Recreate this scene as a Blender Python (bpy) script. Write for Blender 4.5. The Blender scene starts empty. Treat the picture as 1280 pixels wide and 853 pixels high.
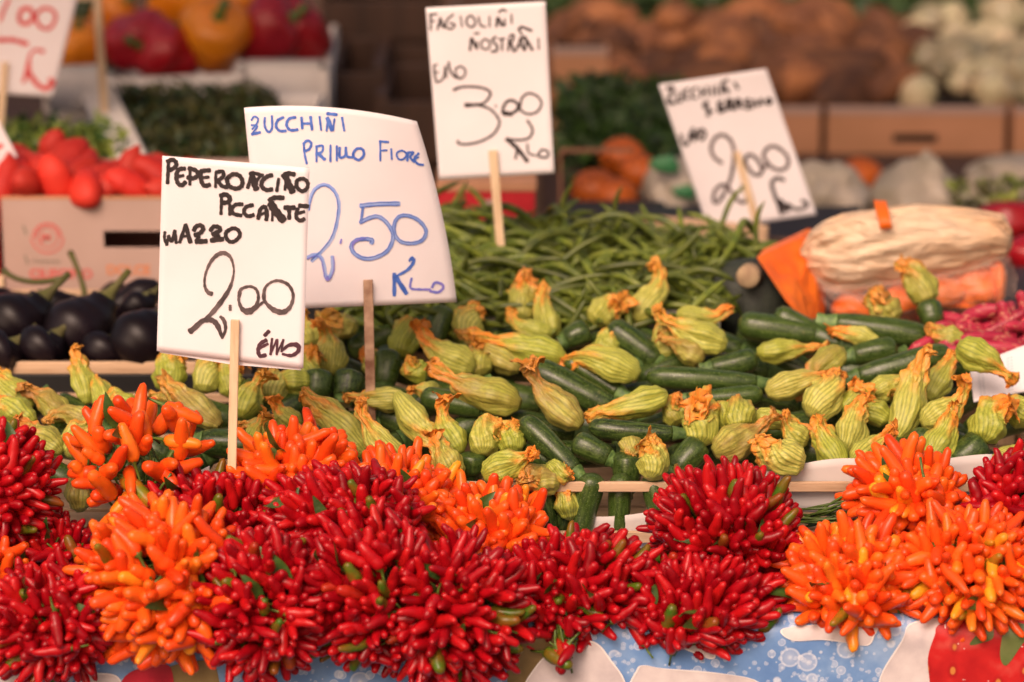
import bpy, math, random
from mathutils import Vector, Matrix, noise

# ---------------------------------------------------------------- camera, sky, sun, exposure
SC = bpy.context.scene
COL = SC.collection
V = Vector
PI = math.pi
CAM_Y, CAM_Z, PITCH, LENS = -3.0, 1.75, math.radians(15), 110.0
FPX = LENS / 36.0 * 1280.0
cam_data = bpy.data.cameras.new("camera")
cam = bpy.data.objects.new("camera", cam_data)
COL.objects.link(cam)
cam.location = (0, CAM_Y, CAM_Z)
cam.rotation_euler = (PI / 2 - PITCH, 0, 0)
cam_data.lens = LENS
cam_data.sensor_width = 36.0
cam_data.clip_start = 0.05
cam_data.clip_end = 200.0
cam_data.dof.use_dof = True
cam_data.dof.focus_distance = 3.31
cam_data.dof.aperture_fstop = 3.0
SC.camera = cam

SUN_EL, SUN_AZ = math.radians(44), math.radians(200)   # azimuth measured clockwise from +Y (north)
world = bpy.data.worlds.new("World")
SC.world = world
world.use_nodes = True
wn = world.node_tree
bg = wn.nodes["Background"]
sky = wn.nodes.new("ShaderNodeTexSky")
sky.sky_type = 'NISHITA'
sky.sun_disc = False
sky.sun_elevation = SUN_EL
sky.sun_rotation = SUN_AZ
sky.dust_density = 6.0
sky.air_density = 1.0
sky.ozone_density = 0.5
tint = wn.nodes.new("ShaderNodeMix")
tint.data_type = 'RGBA'
tint.blend_type = 'MULTIPLY'
tint.inputs[0].default_value = 1.0
wn.links.new(sky.outputs[0], tint.inputs[6])
tint.inputs[7].default_value = (1.0, 0.77, 0.64, 1)     # the photograph's warm white balance on an overcast sky
wn.links.new(tint.outputs[2], bg.inputs[0])
bg.inputs[1].default_value = 0.145
sd = bpy.data.lights.new("sun", 'SUN')
sd.energy = 1.45
sd.angle = math.radians(28)
sd.color = (1.0, 0.83, 0.75)
sun = bpy.data.objects.new("sun", sd)
COL.objects.link(sun)
_sd = V((math.sin(SUN_AZ) * math.cos(SUN_EL), math.cos(SUN_AZ) * math.cos(SUN_EL), math.sin(SUN_EL)))
sun.rotation_euler = _sd.to_track_quat('Z', 'Y').to_euler()
sun.location = (-1, -3, 5)
SC.view_settings.view_transform = 'Standard'
SC.view_settings.look = 'None'
SC.view_settings.gamma = 1.0
SC.view_settings.exposure = 0.26
SC.cycles.use_denoising = True
SC.cycles.max_bounces = 6
SC.cycles.transparent_max_bounces = 8
random.seed(7)

# ---------------------------------------------------------------- placing: photo pixel + depth -> point
CAMP = V((0, CAM_Y, CAM_Z))
FW = V((0, math.cos(PITCH), -math.sin(PITCH)))
UP = V((0, math.sin(PITCH), math.cos(PITCH)))
RT = V((1, 0, 0))
def ray(px, py):
    return FW + RT * ((px - 640) / FPX) - UP * ((py - 426.5) / FPX)
def P(px, py, Y):
    d = ray(px, py)
    return CAMP + d * ((Y - CAM_Y) / d.y)
def scale_at(Y, py=426):
    return FPX / ((P(640, py, Y) - CAMP).dot(FW))      # pixels per metre
def on_surf(px, py, f, lift=0.0):
    Y = 0.4
    for _ in range(40):
        d = ray(px, py)
        z = f(Y) + lift
        t = (z - CAM_Z) / d.z
        Y = 0.5 * Y + 0.5 * (CAM_Y + d.y * t)
    return P(px, py, Y)
def zuc(Y): return 0.745 + (Y - 0.24) * 0.21
def beans_f(Y): return 0.800 + (Y - 0.62) * 0.12

# ---------------------------------------------------------------- mesh helpers
class MB:
    def __init__(s):
        s.v, s.f, s.m, s.a = [], [], [], {}
    def add(s, vs, fs, mi=0, **attrs):
        o = len(s.v)
        s.v.extend(vs)
        for f in fs:
            s.f.append(tuple(i + o for i in f)); s.m.append(mi)
        for k in set(list(attrs) + list(s.a)):
            lst = s.a.setdefault(k, [0.0] * o)
            lst.extend(attrs.get(k, [0.0] * len(vs)))
        return s
    def mesh(s, name, mats, smooth=True):
        me = bpy.data.meshes.new(name)
        me.from_pydata([tuple(p) for p in s.v], [], s.f)
        for mt in mats: me.materials.append(mt)
        if len(mats) > 1: me.polygons.foreach_set("material_index", s.m)
        for k, l in s.a.items():
            at = me.attributes.new(k, 'FLOAT', 'POINT')
            at.data.foreach_set("value", l)
        me.polygons.foreach_set("use_smooth", [smooth] * len(me.polygons))
        me.update()
        return me
    def build(s, name, mats, parent=None, smooth=True):
        if not isinstance(mats, (list, tuple)): mats = [mats]
        return link(name, s.mesh(name, mats, smooth), parent)
def link(name, me, parent=None, mw=None):
    o = bpy.data.objects.new(name, me)
    COL.objects.link(o)
    if parent is not None: o.parent = parent
    if mw is not None: o.matrix_local = mw
    return o
def tag(o, label=None, cat=None, group=None, kind=None):
    if label: o['label'] = label
    if cat: o['category'] = cat
    if group: o['group'] = group
    if kind: o['kind'] = kind
    return o
def empty(name, loc, label, cat, group=None):
    o = bpy.data.objects.new(name, None)
    o.empty_display_size = 0.02
    COL.objects.link(o)
    o.location = loc
    return tag(o, label, cat, group)
def frame(axis, roll=0.0):
    """rotation whose local Z is axis"""
    q = axis.normalized().to_track_quat('Z', 'Y').to_matrix().to_4x4()
    return q @ Matrix.Rotation(roll, 4, 'Z')
def box(x0, x1, y0, y1, z0, z1):
    vs = [V((x, y, z)) for x in (x0, x1) for y in (y0, y1) for z in (z0, z1)]
    return vs, [(0, 1, 3, 2), (4, 6, 7, 5), (0, 4, 5, 1), (2, 3, 7, 6), (0, 2, 6, 4), (1, 5, 7, 3)]
def bevel_box(x0, x1, y0, y1, z0, z1, b):
    """box with chamfered edges"""
    vs, idx = [], {}
    X, Y, Z = (x0, x1), (y0, y1), (z0, z1)
    for i in (0, 1):
        for j in (0, 1):
            for k in (0, 1):
                sx, sy, sz = (b if i == 0 else -b), (b if j == 0 else -b), (b if k == 0 else -b)
                for ax in range(3):
                    p = [X[i] + sx, Y[j] + sy, Z[k] + sz]
                    p[ax] = (X[i], Y[j], Z[k])[ax]
                    idx[(i, j, k, ax)] = len(vs); vs.append(V(p))
    fs = []
    for i in (0, 1):
        fs.append([idx[(i, 0, 0, 0)], idx[(i, 0, 1, 0)], idx[(i, 1, 1, 0)], idx[(i, 1, 0, 0)]])
        fs.append([idx[(0, i, 0, 1)], idx[(1, i, 0, 1)], idx[(1, i, 1, 1)], idx[(0, i, 1, 1)]])
        fs.append([idx[(0, 0, i, 2)], idx[(0, 1, i, 2)], idx[(1, 1, i, 2)], idx[(1, 0, i, 2)]])
    for a in (0, 1):
        for c in (0, 1):
            fs.append([idx[(a, c, 0, 0)], idx[(a, c, 1, 0)], idx[(a, c, 1, 1)], idx[(a, c, 0, 1)]])
            fs.append([idx[(a, 0, c, 0)], idx[(a, 1, c, 0)], idx[(a, 1, c, 2)], idx[(a, 0, c, 2)]])
            fs.append([idx[(0, a, c, 1)], idx[(1, a, c, 1)], idx[(1, a, c, 2)], idx[(0, a, c, 2)]])
            for e in (0, 1):
                fs.append([idx[(a, c, e, 0)], idx[(a, c, e, 1)], idx[(a, c, e, 2)]])
    return vs, fs
def beam(p0, p1, w, h, b=0.0012, up=V((0, 0, 1))):
    """plank from p0 to p1, w across and h high"""
    d = p1 - p0
    L = d.length
    x = d.normalized(); y = up.cross(x).normalized(); z = x.cross(y)
    vs, fs = bevel_box(0, L, -w / 2, w / 2, -h / 2, h / 2, b)
    return [p0 + x * q.x + y * q.y + z * q.z for q in vs], fs
def loft(path, rad, seg, cap=True, fn=None):
    """tube along a path; rad list; fn(i, j, r) changes the radius"""
    n = len(path)
    vs, fs = [], []
    t = (path[1] - path[0]).normalized()
    a = t.orthogonal().normalized()
    for i in range(n):
        if i == 0: t2 = (path[1] - path[0])
        elif i == n - 1: t2 = (path[-1] - path[-2])
        else: t2 = path[i + 1] - path[i - 1]
        t2 = t2.normalized() if t2.length > 1e-9 else t
        a = (a - t2 * a.dot(t2)).normalized()
        b = t2.cross(a)
        t = t2
        for j in range(seg):
            th = 2 * PI * j / seg
            r = rad[i] if fn is None else fn(i, j, rad[i])
            vs.append(path[i] + a * (math.cos(th) * r) + b * (math.sin(th) * r))
    for i in range(n - 1):
        for j in range(seg):
            k = (j + 1) % seg
            fs.append((i * seg + j, i * seg + k, (i + 1) * seg + k, (i + 1) * seg + j))
    if cap:
        fs.append(tuple(range(seg))[::-1])
        fs.append(tuple((n - 1) * seg + j for j in range(seg)))
    return vs, fs
def bez(p0, p1, p2, n):
    return [p0 * (1 - t) ** 2 + p1 * 2 * t * (1 - t) + p2 * t * t for t in [i / (n - 1) for i in range(n)]]
def lerp(a, b, t): return a + (b - a) * t
def prof(t, pts):
    for (a, x), (b, y) in zip(pts, pts[1:]):
        if t <= b:
            u = (t - a) / (b - a) if b > a else 0
            u = u * u * (3 - 2 * u)
            return x + (y - x) * u
    return pts[-1][1]

# ---------------------------------------------------------------- materials
class NT:
    def __init__(s, name):
        s.mat = bpy.data.materials.new(name)
        s.mat.use_nodes = True
        s.t = s.mat.node_tree
        s.b = s.t.nodes["Principled BSDF"]
    def n(s, typ, **kw):
        nd = s.t.nodes.new(typ)
        for k, v in kw.items():
            setattr(nd, k, v)
        return nd
    def l(s, a, b): s.t.links.new(a, b)
    def ramp(s, src, stops, interp='LINEAR'):
        r = s.n("ShaderNodeValToRGB")
        r.color_ramp.interpolation = interp
        e = r.color_ramp.elements
        while len(e) < len(stops): e.new(0.5)
        for el, (p, c) in zip(e, stops):
            el.position = p
            el.color = (c[0], c[1], c[2], 1) if isinstance(c, (tuple, list)) else (c, c, c, 1)
        s.l(src, r.inputs[0])
        return r.outputs[0]
    def mix(s, fac, a, b, mode='MIX'):
        m = s.n("ShaderNodeMix", data_type='RGBA', blend_type=mode)
        for sock, v in ((m.inputs[0], fac), (m.inputs[6], a), (m.inputs[7], b)):
            if isinstance(v, (int, float)): sock.default_value = v
            elif isinstance(v, (tuple, list)): sock.default_value = (v[0], v[1], v[2], 1)
            else: s.l(v, sock)
        return m.outputs[2]
    def coord(s, which='Object', scale=(1, 1, 1), loc=(0, 0, 0)):
        c = s.n("ShaderNodeTexCoord"); m = s.n("ShaderNodeMapping")
        m.inputs['Scale'].default_value = scale
        m.inputs['Location'].default_value = loc
        s.l(c.outputs[which], m.inputs[0])
        return m.outputs[0]
    def noise(s, vec, scale, detail=3, rough=0.5):
        nd = s.n("ShaderNodeTexNoise")
        nd.inputs['Scale'].default_value = scale
        nd.inputs['Detail'].default_value = detail
        nd.inputs['Roughness'].default_value = rough
        if vec is not None: s.l(vec, nd.inputs['Vector'])
        return nd.outputs[0]
    def math(s, op, a, b=0.0, clamp=False):
        m = s.n("ShaderNodeMath", operation=op, use_clamp=clamp)
        for sock, v in ((m.inputs[0], a), (m.inputs[1], b)):
            if isinstance(v, (int, float)): sock.default_value = v
            else: s.l(v, sock)
        return m.outputs[0]
    def rnd(s): return s.n("ShaderNodeObjectInfo").outputs['Random']
    def attr(s, name):
        a = s.n("ShaderNodeAttribute"); a.attribute_name = name
        return a.outputs['Fac']
    def bump(s, h, strength=0.3, dist=0.002):
        b = s.n("ShaderNodeBump")
        b.inputs['Strength'].default_value = strength
        b.inputs['Distance'].default_value = dist
        s.l(h, b.inputs['Height'])
        s.l(b.outputs[0], s.b.inputs['Normal'])
    def set(s, col=None, rough=None, **kw):
        if col is not None:
            if isinstance(col, (tuple, list)): s.b.inputs['Base Color'].default_value = (col[0], col[1], col[2], 1)
            else: s.l(col, s.b.inputs['Base Color'])
        if rough is not None:
            if isinstance(rough, (int, float)): s.b.inputs['Roughness'].default_value = rough
            else: s.l(rough, s.b.inputs['Roughness'])
        for k, v in kw.items():
            s.b.inputs[k.replace('_', ' ')].default_value = v
        return s.mat

def chili_mat(name, stops, unripe):
    m = NT(name)
    r = m.rnd()
    base = m.ramp(r, stops)
    vec = m.coord('Object')
    nz = m.noise(vec, 60, 2)
    base = m.mix(m.ramp(nz, [(0.35, 0.0), (0.75, 0.6)]), base, unripe, 'MIX')
    sp = m.ramp(m.noise(vec, 260, 3, 0.6), [(0.70, 0.0), (0.76, 0.55)])
    base = m.mix(sp, base, (0.22, 0.08, 0.02))
    m.bump(m.noise(vec, 170, 3), 0.28, 0.0012)
    m.set(base, 0.30, Coat_Weight=0.05, Coat_Roughness=0.2, IOR=1.4)
    m.b.inputs['Specular IOR Level'].default_value = 0.42
    m.b.inputs['Subsurface Weight'].default_value = 0.12
    m.b.inputs['Subsurface Radius'].default_value = (0.006, 0.0015, 0.0008)
    m.b.inputs['Subsurface Scale'].default_value = 1.0
    return m.mat
M = {}
M['chili_red'] = chili_mat("chili_red", [(0.0, (0.20, 0.002, 0.006)), (0.3, (0.30, 0.002, 0.008)), (0.65, (0.42, 0.004, 0.009)), (0.955, (0.50, 0.009, 0.010)), (0.962, (0.22, 0.045, 0.008)), (0.978, (0.09, 0.14, 0.01)), (1, (0.05, 0.13, 0.01))], (0.40, 0.004, 0.008))
M['chili_orange'] = chili_mat("chili_orange", [(0.0, (0.68, 0.048, 0.007)), (0.35, (0.78, 0.088, 0.009)), (0.72, (0.82, 0.125, 0.010)), (0.93, (0.84, 0.20, 0.014)), (0.985, (0.80, 0.42, 0.02)), (0.992, (0.20, 0.20, 0.01)), (1, (0.10, 0.16, 0.01))], (0.78, 0.065, 0.010))
def simple(name, col, rough=0.5, var=0.0, nscale=30, bump=0.0, dark=None, bscale=None, **kw):
    m = NT(name)
    vec = m.coord('Object')
    if dark is not None:
        c = m.mix(m.ramp(m.noise(vec, nscale, 4), [(0.35, 0.0), (0.68, 1.0)]), dark, col)
    else: c = col
    if var:
        c0 = c if not isinstance(c, tuple) else m.mix(0.0, c, c)
        h = m.n("ShaderNodeHueSaturation")
        m.l(c0, h.inputs['Color'])
        r = m.math('ADD', m.math('MULTIPLY', m.rnd(), 2 * var), 1 - var)
        m.l(r, h.inputs['Value'])
        c = h.outputs[0]
    if bump: m.bump(m.noise(vec, bscale or nscale * 3, 3), bump, 0.002)
    return m.set(c, rough, **kw)
M['chili_stem'] = simple("chili_stem", (0.10, 0.16, 0.02), 0.45, 0.25, 80, dark=(0.05, 0.09, 0.015))
M['leaf'] = simple("leaf_green", (0.05, 0.11, 0.018), 0.42, 0.3, 60, 0.3, dark=(0.03, 0.07, 0.012))
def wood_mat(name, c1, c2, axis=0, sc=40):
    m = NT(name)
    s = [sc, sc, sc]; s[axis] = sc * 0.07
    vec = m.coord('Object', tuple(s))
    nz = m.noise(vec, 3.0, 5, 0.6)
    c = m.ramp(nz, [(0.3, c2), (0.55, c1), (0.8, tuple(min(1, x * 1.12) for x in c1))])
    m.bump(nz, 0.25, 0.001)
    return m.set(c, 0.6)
M['wood'] = wood_mat("pale_wood", (0.62, 0.43, 0.27), (0.42, 0.26, 0.15))
M['wood_v'] = wood_mat("pale_wood_upright", (0.74, 0.56, 0.36), (0.55, 0.38, 0.22), 2)
M['wood_y'] = wood_mat("pale_wood_side", (0.60, 0.42, 0.26), (0.42, 0.26, 0.15), 1)
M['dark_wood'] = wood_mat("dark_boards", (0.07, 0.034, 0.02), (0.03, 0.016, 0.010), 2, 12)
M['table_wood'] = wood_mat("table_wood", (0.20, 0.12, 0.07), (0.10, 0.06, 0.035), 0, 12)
M['liner'] = simple("paper_liner", (0.66, 0.62, 0.60), 0.75, 0, 12, 0.4, dark=(0.56, 0.52, 0.50), bscale=18)
M['card'] = simple("price_card", (0.88, 0.85, 0.88), 0.55, 0, 6, 0.06, dark=(0.80, 0.76, 0.78), bscale=400)
M['styrofoam'] = simple("styrofoam", (0.78, 0.74, 0.70), 0.6, 0, 20, 0.2, dark=(0.70, 0.66, 0.62), bscale=300)
M['ink_black'] = simple("black_marker", (0.035, 0.022, 0.022), 0.5, 0, 90, 0, dark=(0.015, 0.010, 0.012))
M['ink_grey'] = simple("worn_black_marker", (0.15, 0.11, 0.11), 0.5, 0, 70, 0, dark=(0.045, 0.032, 0.034))
M['ink_purple'] = simple("purple_black_marker", (0.10, 0.03, 0.05), 0.5, 0, 90, 0, dark=(0.05, 0.02, 0.03))
M['ink_blue'] = simple("blue_marker", (0.10, 0.22, 0.68), 0.5, 0, 130, 0, dark=(0.04, 0.12, 0.50))
M['ink_blue2'] = simple("light_blue_marker", (0.40, 0.52, 0.84), 0.5, 0, 60, 0, dark=(0.25, 0.38, 0.78))
M['ink_violet'] = simple("violet_blue_marker", (0.30, 0.24, 0.72), 0.5, 0, 60, 0, dark=(0.16, 0.20, 0.66))
M['ink_red'] = simple("red_marker", (0.75, 0.06, 0.05), 0.5, 0, 60, 0, dark=(0.62, 0.04, 0.05))

# zucchini skin
def zuc_mat():
    m = NT("courgette_skin")
    vec = m.coord('Object')
    st = m.coord('Object', (10, 90, 90))
    sp = m.n("ShaderNodeTexVoronoi"); sp.inputs['Scale'].default_value = 330
    m.l(vec, sp.inputs['Vector'])
    dots = m.ramp(sp.outputs['Distance'], [(0.10, 1.0), (0.28, 0.0)])
    streak = m.noise(st, 3.5, 3)
    base = m.mix(m.rnd(), (0.012, 0.029, 0.005), (0.034, 0.066, 0.010))
    base = m.mix(m.ramp(streak, [(0.42, 0.0), (0.66, 0.65)]), base, (0.085, 0.140, 0.026))
    base = m.mix(m.math('MULTIPLY', dots, 0.6), base, (0.28, 0.36, 0.13))
    sc = m.ramp(m.noise(vec, 38, 4, 0.7), [(0.68, 0.0), (0.74, 0.5)])
    base = m.mix(sc, base, (0.24, 0.22, 0.10))
    m.bump(m.noise(vec, 150, 4), 0.28, 0.0012)
    rg = m.ramp(m.noise(vec, 60, 3), [(0.3, 0.24), (0.7, 0.42)])
    return m.set(base, rg)
M['courgette'] = zuc_mat()
M['courgette_stalk'] = simple("courgette_stalk", (0.14, 0.24, 0.06), 0.5, 0.2, 120, 0.4, dark=(0.05, 0.11, 0.025), bscale=260)
M['stalk_cut'] = simple("stalk_cut", (0.42, 0.42, 0.20), 0.6, 0.1, 200, 0, dark=(0.30, 0.30, 0.12))
def flower_mat():
    m = NT("courgette_flower_petals")
    tip, rib, r = m.attr("tip"), m.attr("rib"), m.rnd()
    vec = m.coord('Object')
    nz = m.noise(vec, 55, 4, 0.6)
    g1 = m.mix(r, (0.38, 0.43, 0.050), (0.56, 0.54, 0.12))
    rib_c = m.mix(m.ramp(rib, [(0.15, 0.0), (0.9, 0.66)]), g1, (0.11, 0.175, 0.014))
    t2 = m.math('ADD', tip, m.math('MULTIPLY', m.math('SUBTRACT', nz, 0.5), 0.85))
    r2 = m.math('FRACT', m.math('MULTIPLY', r, 3.77))
    a = m.math('MULTIPLY', m.ramp(t2, [(0.52, 0.0), (0.72, 0.40), (0.86, 1.0)]), m.math('ADD', 0.70, m.math('MULTIPLY', r2, 0.4)), True)
    c = m.mix(a, rib_c, (0.90, 0.20, 0.010))
    b = m.ramp(m.math('ADD', t2, m.math('MULTIPLY', m.noise(vec, 130, 3), 0.5)), [(0.6, 0.0), (0.85, 0.5)])
    c = m.mix(m.math('MULTIPLY', b, 0.6), c, (0.50, 0.42, 0.08))
    # withered ones, by flower
    w = m.ramp(m.math('FRACT', m.math('MULTIPLY', r, 7.31)), [(0.72, 0.0), (0.99, 0.75)])
    nz2 = m.ramp(m.noise(vec, 32, 4, 0.65), [(0.38, 0.15), (0.62, 1.0)])
    c = m.mix(m.math('MULTIPLY', w, nz2), c, (0.27, 0.17, 0.045))
    v = m.ramp(m.noise(m.coord('Object', (60, 400, 400)), 1.6, 2), [(0.35, 0.80), (0.65, 1.08)])
    c = m.mix(1.0, c, v, 'MULTIPLY')
    m.bump(m.noise(m.coord('Object', (80, 420, 420)), 1.5, 3), 0.35, 0.0015)
    m.set(c, 0.5)
    m.b.inputs['Subsurface Weight'].default_value = 0.18
    m.b.inputs['Subsurface Radius'].default_value = (0.005, 0.004, 0.001)
    m.b.inputs['Subsurface Scale'].default_value = 1.0
    return m.mat
M['flower'] = flower_mat()
M['bean'] = simple("green_bean", (0.155, 0.190, 0.022), 0.42, 0.45, 60, 0.1, dark=(0.065, 0.100, 0.013))
def borl():
    m = NT("borlotti_pod")
    vec = m.coord('Object', (90, 220, 220))
    k = m.ramp(m.noise(vec, 1.0, 4, 0.7), [(0.54, 0.0), (0.66, 0.75)])
    base = m.mix(m.rnd(), (0.30, 0.012, 0.040), (0.46, 0.022, 0.06))
    return m.set(m.mix(k, base, (0.62, 0.34, 0.20)), 0.5)
M['borlotti'] = borl()
M['aubergine'] = simple("aubergine_skin", (0.008, 0.004, 0.007), 0.40, 0.3, 8, 0.0, dark=(0.004, 0.003, 0.004))
M['aubergine'].node_tree.nodes['Principled BSDF'].inputs['Specular IOR Level'].default_value = 0.28
M['aub_calyx'] = simple("aubergine_calyx", (0.10, 0.11, 0.02), 0.6, 0.2, 60, 0.3, dark=(0.10, 0.09, 0.03))
M['tomato'] = simple("tomato_skin", (0.50, 0.014, 0.008), 0.65, 0.22, 14, 0.0, dark=(0.58, 0.030, 0.012))
M['pepper_red'] = simple("red_pepper", (0.34, 0.005, 0.010), 0.35, 0.2, 10, 0, dark=(0.26, 0.005, 0.016))
M['pepper_orange'] = simple("orange_pepper", (0.74, 0.19, 0.006), 0.32, 0.12, 10, 0, dark=(0.72, 0.26, 0.01))
M['cardboard'] = simple("cardboard", (0.60, 0.30, 0.17), 0.8, 0, 8, 0.1, dark=(0.50, 0.25, 0.13), bscale=60)
M['box_white'] = simple("printed_cardboard", (0.50, 0.36, 0.31), 0.7, 0, 8, 0.1, dark=(0.44, 0.31, 0.26), bscale=60)
M['box_brown'] = simple("cardboard_core", (0.26, 0.12, 0.07), 0.8, 0, 20)
M['red_card'] = simple("red_cardboard", (0.60, 0.02, 0.03), 0.6, 0, 20, dark=(0.50, 0.015, 0.025))
M['potato'] = simple("potato_skin", (0.27, 0.105, 0.035), 0.75, 0.5, 20, 0.3, dark=(0.10, 0.035, 0.015), bscale=60)
M['onion'] = simple("pale_onion", (0.46, 0.36, 0.23), 0.30, 0.45, 14, 0, dark=(0.36, 0.34, 0.20))
M['dark_plastic_and_shade'] = simple("dark_plastic_and_shade", (0.012, 0.013, 0.014), 0.4, 0, 10)
M['green_dark'] = simple("dark_green_leaves", (0.035, 0.075, 0.014), 0.5, 0, 25, 0, dark=(0.015, 0.035, 0.010))
M['green_mid'] = simple("bushy_herb_leaves", (0.10, 0.10, 0.018), 0.6, 0, 18, 0, dark=(0.035, 0.040, 0.010))
M['green_light'] = simple("pale_salad_leaves", (0.36, 0.42, 0.07), 0.5, 0, 18, 0, dark=(0.16, 0.24, 0.04))
M['pumpkin_flesh'] = simple("pumpkin_flesh", (0.86, 0.20, 0.015), 0.45, 0.1, 25, 0.3, dark=(0.78, 0.13, 0.012), bscale=120)
M['pumpkin_rind'] = simple("pumpkin_rind", (0.035, 0.045, 0.03), 0.6, 0, 60, 0.5, dark=(0.018, 0.024, 0.018))
M['cork'] = simple("pumpkin_stem", (0.46, 0.34, 0.20), 0.8, 0, 60, 0.4, dark=(0.30, 0.20, 0.12))
M['label_orange'] = simple("orange_tape", (0.72, 0.14, 0.01), 0.4, 0, 20)
M['asphalt'] = simple("paving", (0.10, 0.09, 0.085), 0.85, 0, 4, 0.3, dark=(0.06, 0.055, 0.05), bscale=60)

ORD = ["first", "second", "third", "fourth", "fifth", "sixth", "seventh", "eighth", "ninth", "tenth", "eleventh"]

# ---------------------------------------------------------------- ground, stall tables, back of the stall
tag(MB().add(*box(-30, 30, -12, 40, -0.05, 0.0)).build("ground", M['asphalt'], smooth=False), kind='structure')
def table(name, label, x0, x1, y0, y1, z, legs=True):
    t = empty(name, ((x0 + x1) / 2, (y0 + y1) / 2, 0), label, 'table')
    o = t.location
    n = max(1, int((y1 - y0) / 0.14))
    for i in range(n):
        a = y0 + (y1 - y0) * i / n - o.y; b = y0 + (y1 - y0) * (i + 1) / n - 0.006 - o.y
        MB().add(*bevel_box(x0 - o.x, x1 - o.x, a, b, z - 0.025, z, 0.002)).build("plank", M['table_wood'], t, False)
    for sx in (x0 + 0.05, x1 - 0.05):
        for sy in (y0 + 0.06, y1 - 0.05):
            MB().add(*bevel_box(sx - 0.03 - o.x, sx + 0.03 - o.x, sy - 0.03 - o.y, sy + 0.03 - o.y, 0, z - 0.027, 0.004)).build("leg", M['table_wood'], t, False)
    return t
table("stall_table", "low front stall table under the chillies and courgette crates", -1.15, 1.15, 0.012, 1.45, 0.650)
table("stall_table", "rear stall table carrying peppers, potatoes and onions in crates", -1.6, 1.7, 1.62, 4.1, 0.62)
# riser under the bean and aubergine crates
r_ = empty("display_riser", (0, 0.95, 0.650), "dark wooden riser under the bean and aubergine crates", "riser")
MB().add(*bevel_box(-1.1, 1.1, -0.29, 0.48, 0.037, 0.060, 0.002)).build("top_board", M['table_wood'], r_, False)
for x in (-1.0, -0.35, 0.35, 1.0):
    MB().add(*bevel_box(x - 0.02, x + 0.02, -0.27, 0.46, 0.0015, 0.036, 0.002)).build("support_block", M['table_wood'], r_, False)
bk = empty("board_wall", (0, 4.3, 0), "dark boarded back wall of the stall behind the produce", "wall")
for i in range(24):
    x = -2.0 + i * 0.17
    MB().add(*bevel_box(x, x + 0.163, 0, 0.02, 0.0, 1.9, 0.002)).build("board", M['dark_wood'], bk, False)

# ---------------------------------------------------------------- chillies
M['stem_core'] = simple('tangled_chilli_stems', (0.06, 0.075, 0.015), 0.7, 0, 90, 1.0, dark=(0.02, 0.03, 0.008), bscale=240)
def chili_mesh(name, mat, L, R, bend, seed, blunt=0.5, ped=0.016, fat=0.0):
    rnd = random.Random(seed)
    n, seg = 13, 10
    mb = MB()
    path, rad = [], []
    ph = rnd.random() * 6.28
    for i in range(n):
        t = i / (n - 1)
        tt = 1 - (1 - t) ** 1.25 if i > n - 4 else t
        off = bend * (t * t) * L
        wob = 0.02 * L * math.sin(t * 5 + ph)
        path.append(V((off + wob * (0.0 if i == 0 else 1), wob * 0.6, L * tt)))
        r = R * prof(t, [(0, 0.62), (0.12, 0.94), (0.36, 1.0), (0.68, 0.86 + 0.07 * fat), (0.88, 0.56 + 0.08 * blunt + 0.14 * fat), (0.97, 0.28 + 0.08 * blunt + 0.14 * fat), (1.0, 0.10)])
        rad.append(r)
    lump = [rnd.uniform(-0.10, 0.10) for _ in range(40)]
    vs, fs = loft(path, rad, seg, True, lambda i, j, r: r * (1 + lump[(i // 2 * 7 + j // 3 * 3) % 40] * (0 if i == n - 1 else 1)))
    mb.add(vs, fs, 0)
    # calyx and pedicel
    p0 = path[0]
    cp = [p0 + V((0, 0, R * 0.35)), p0, p0 - V((0, 0, R * 0.35)), p0 - V((0.002, 0, ped * 0.5)), p0 - V((0.004, 0.002, ped))]
    vs, fs = loft(cp, [R * 0.72, R * 0.66, R * 0.26, R * 0.17, R * 0.17], 7)
    mb.add(vs, fs, 1)
    return mb.mesh(name, [mat, M['chili_stem']])
RED = [chili_mesh("red_chilli", M['chili_red'], 0.0318 * k, 0.0063 * w, b, i, bl) for i, (k, w, b, bl) in enumerate([(1.0, 1.0, 0.05, 0.6), (0.88, 1.05, 0.12, 0.9), (1.12, 0.98, 0.16, 0.2), (0.95, 1.1, -0.08, 1.0), (1.25, 0.94, 0.22, 0.1), (0.8, 0.95, 0.02, 0.7)])]
ORA = [chili_mesh("orange_chilli", M['chili_orange'], 0.040 * k, 0.0075 * w, b, 20 + i, bl, 0.030, 0.5) for i, (k, w, b, bl) in enumerate([(1.0, 1.0, 0.20, 0.7), (0.85, 1.05, 0.34, 1.0), (1.15, 0.98, 0.16, 0.3), (0.95, 1.08, -0.1, 1.0), (1.3, 0.95, 0.26, 0.2), (0.75, 0.98, 0.03, 0.9)])]
LEAFM = []
for i in range(4):
    rr = random.Random(50 + i)
    mb = MB(); vs = []; fs = []
    n = 9
    for a in range(n):
        t = a / (n - 1)
        w = 0.011 * math.sin(PI * min(1, t * 0.97 + 0.02)) ** 0.75
        z = 0.05 * t
        y = -0.018 * t * t * (1 + i * 0.4) + 0.002 * math.sin(t * 9 + i)
        vs += [V((-w, y + w * 0.35, z)), V((-w * 0.5, y + w * 0.1, z)), V((0, y, z)), V((w * 0.5, y + w * 0.12, z)), V((w, y + w * 0.4, z))]
    for a in range(n - 1):
        for b in range(4):
            fs.append((a * 5 + b, a * 5 + b + 1, a * 5 + b + 6, a * 5 + b + 5))
    mb.add(vs, fs)
    LEAFM.append(mb.mesh("chilli_leaf", [M['leaf']]))

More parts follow.
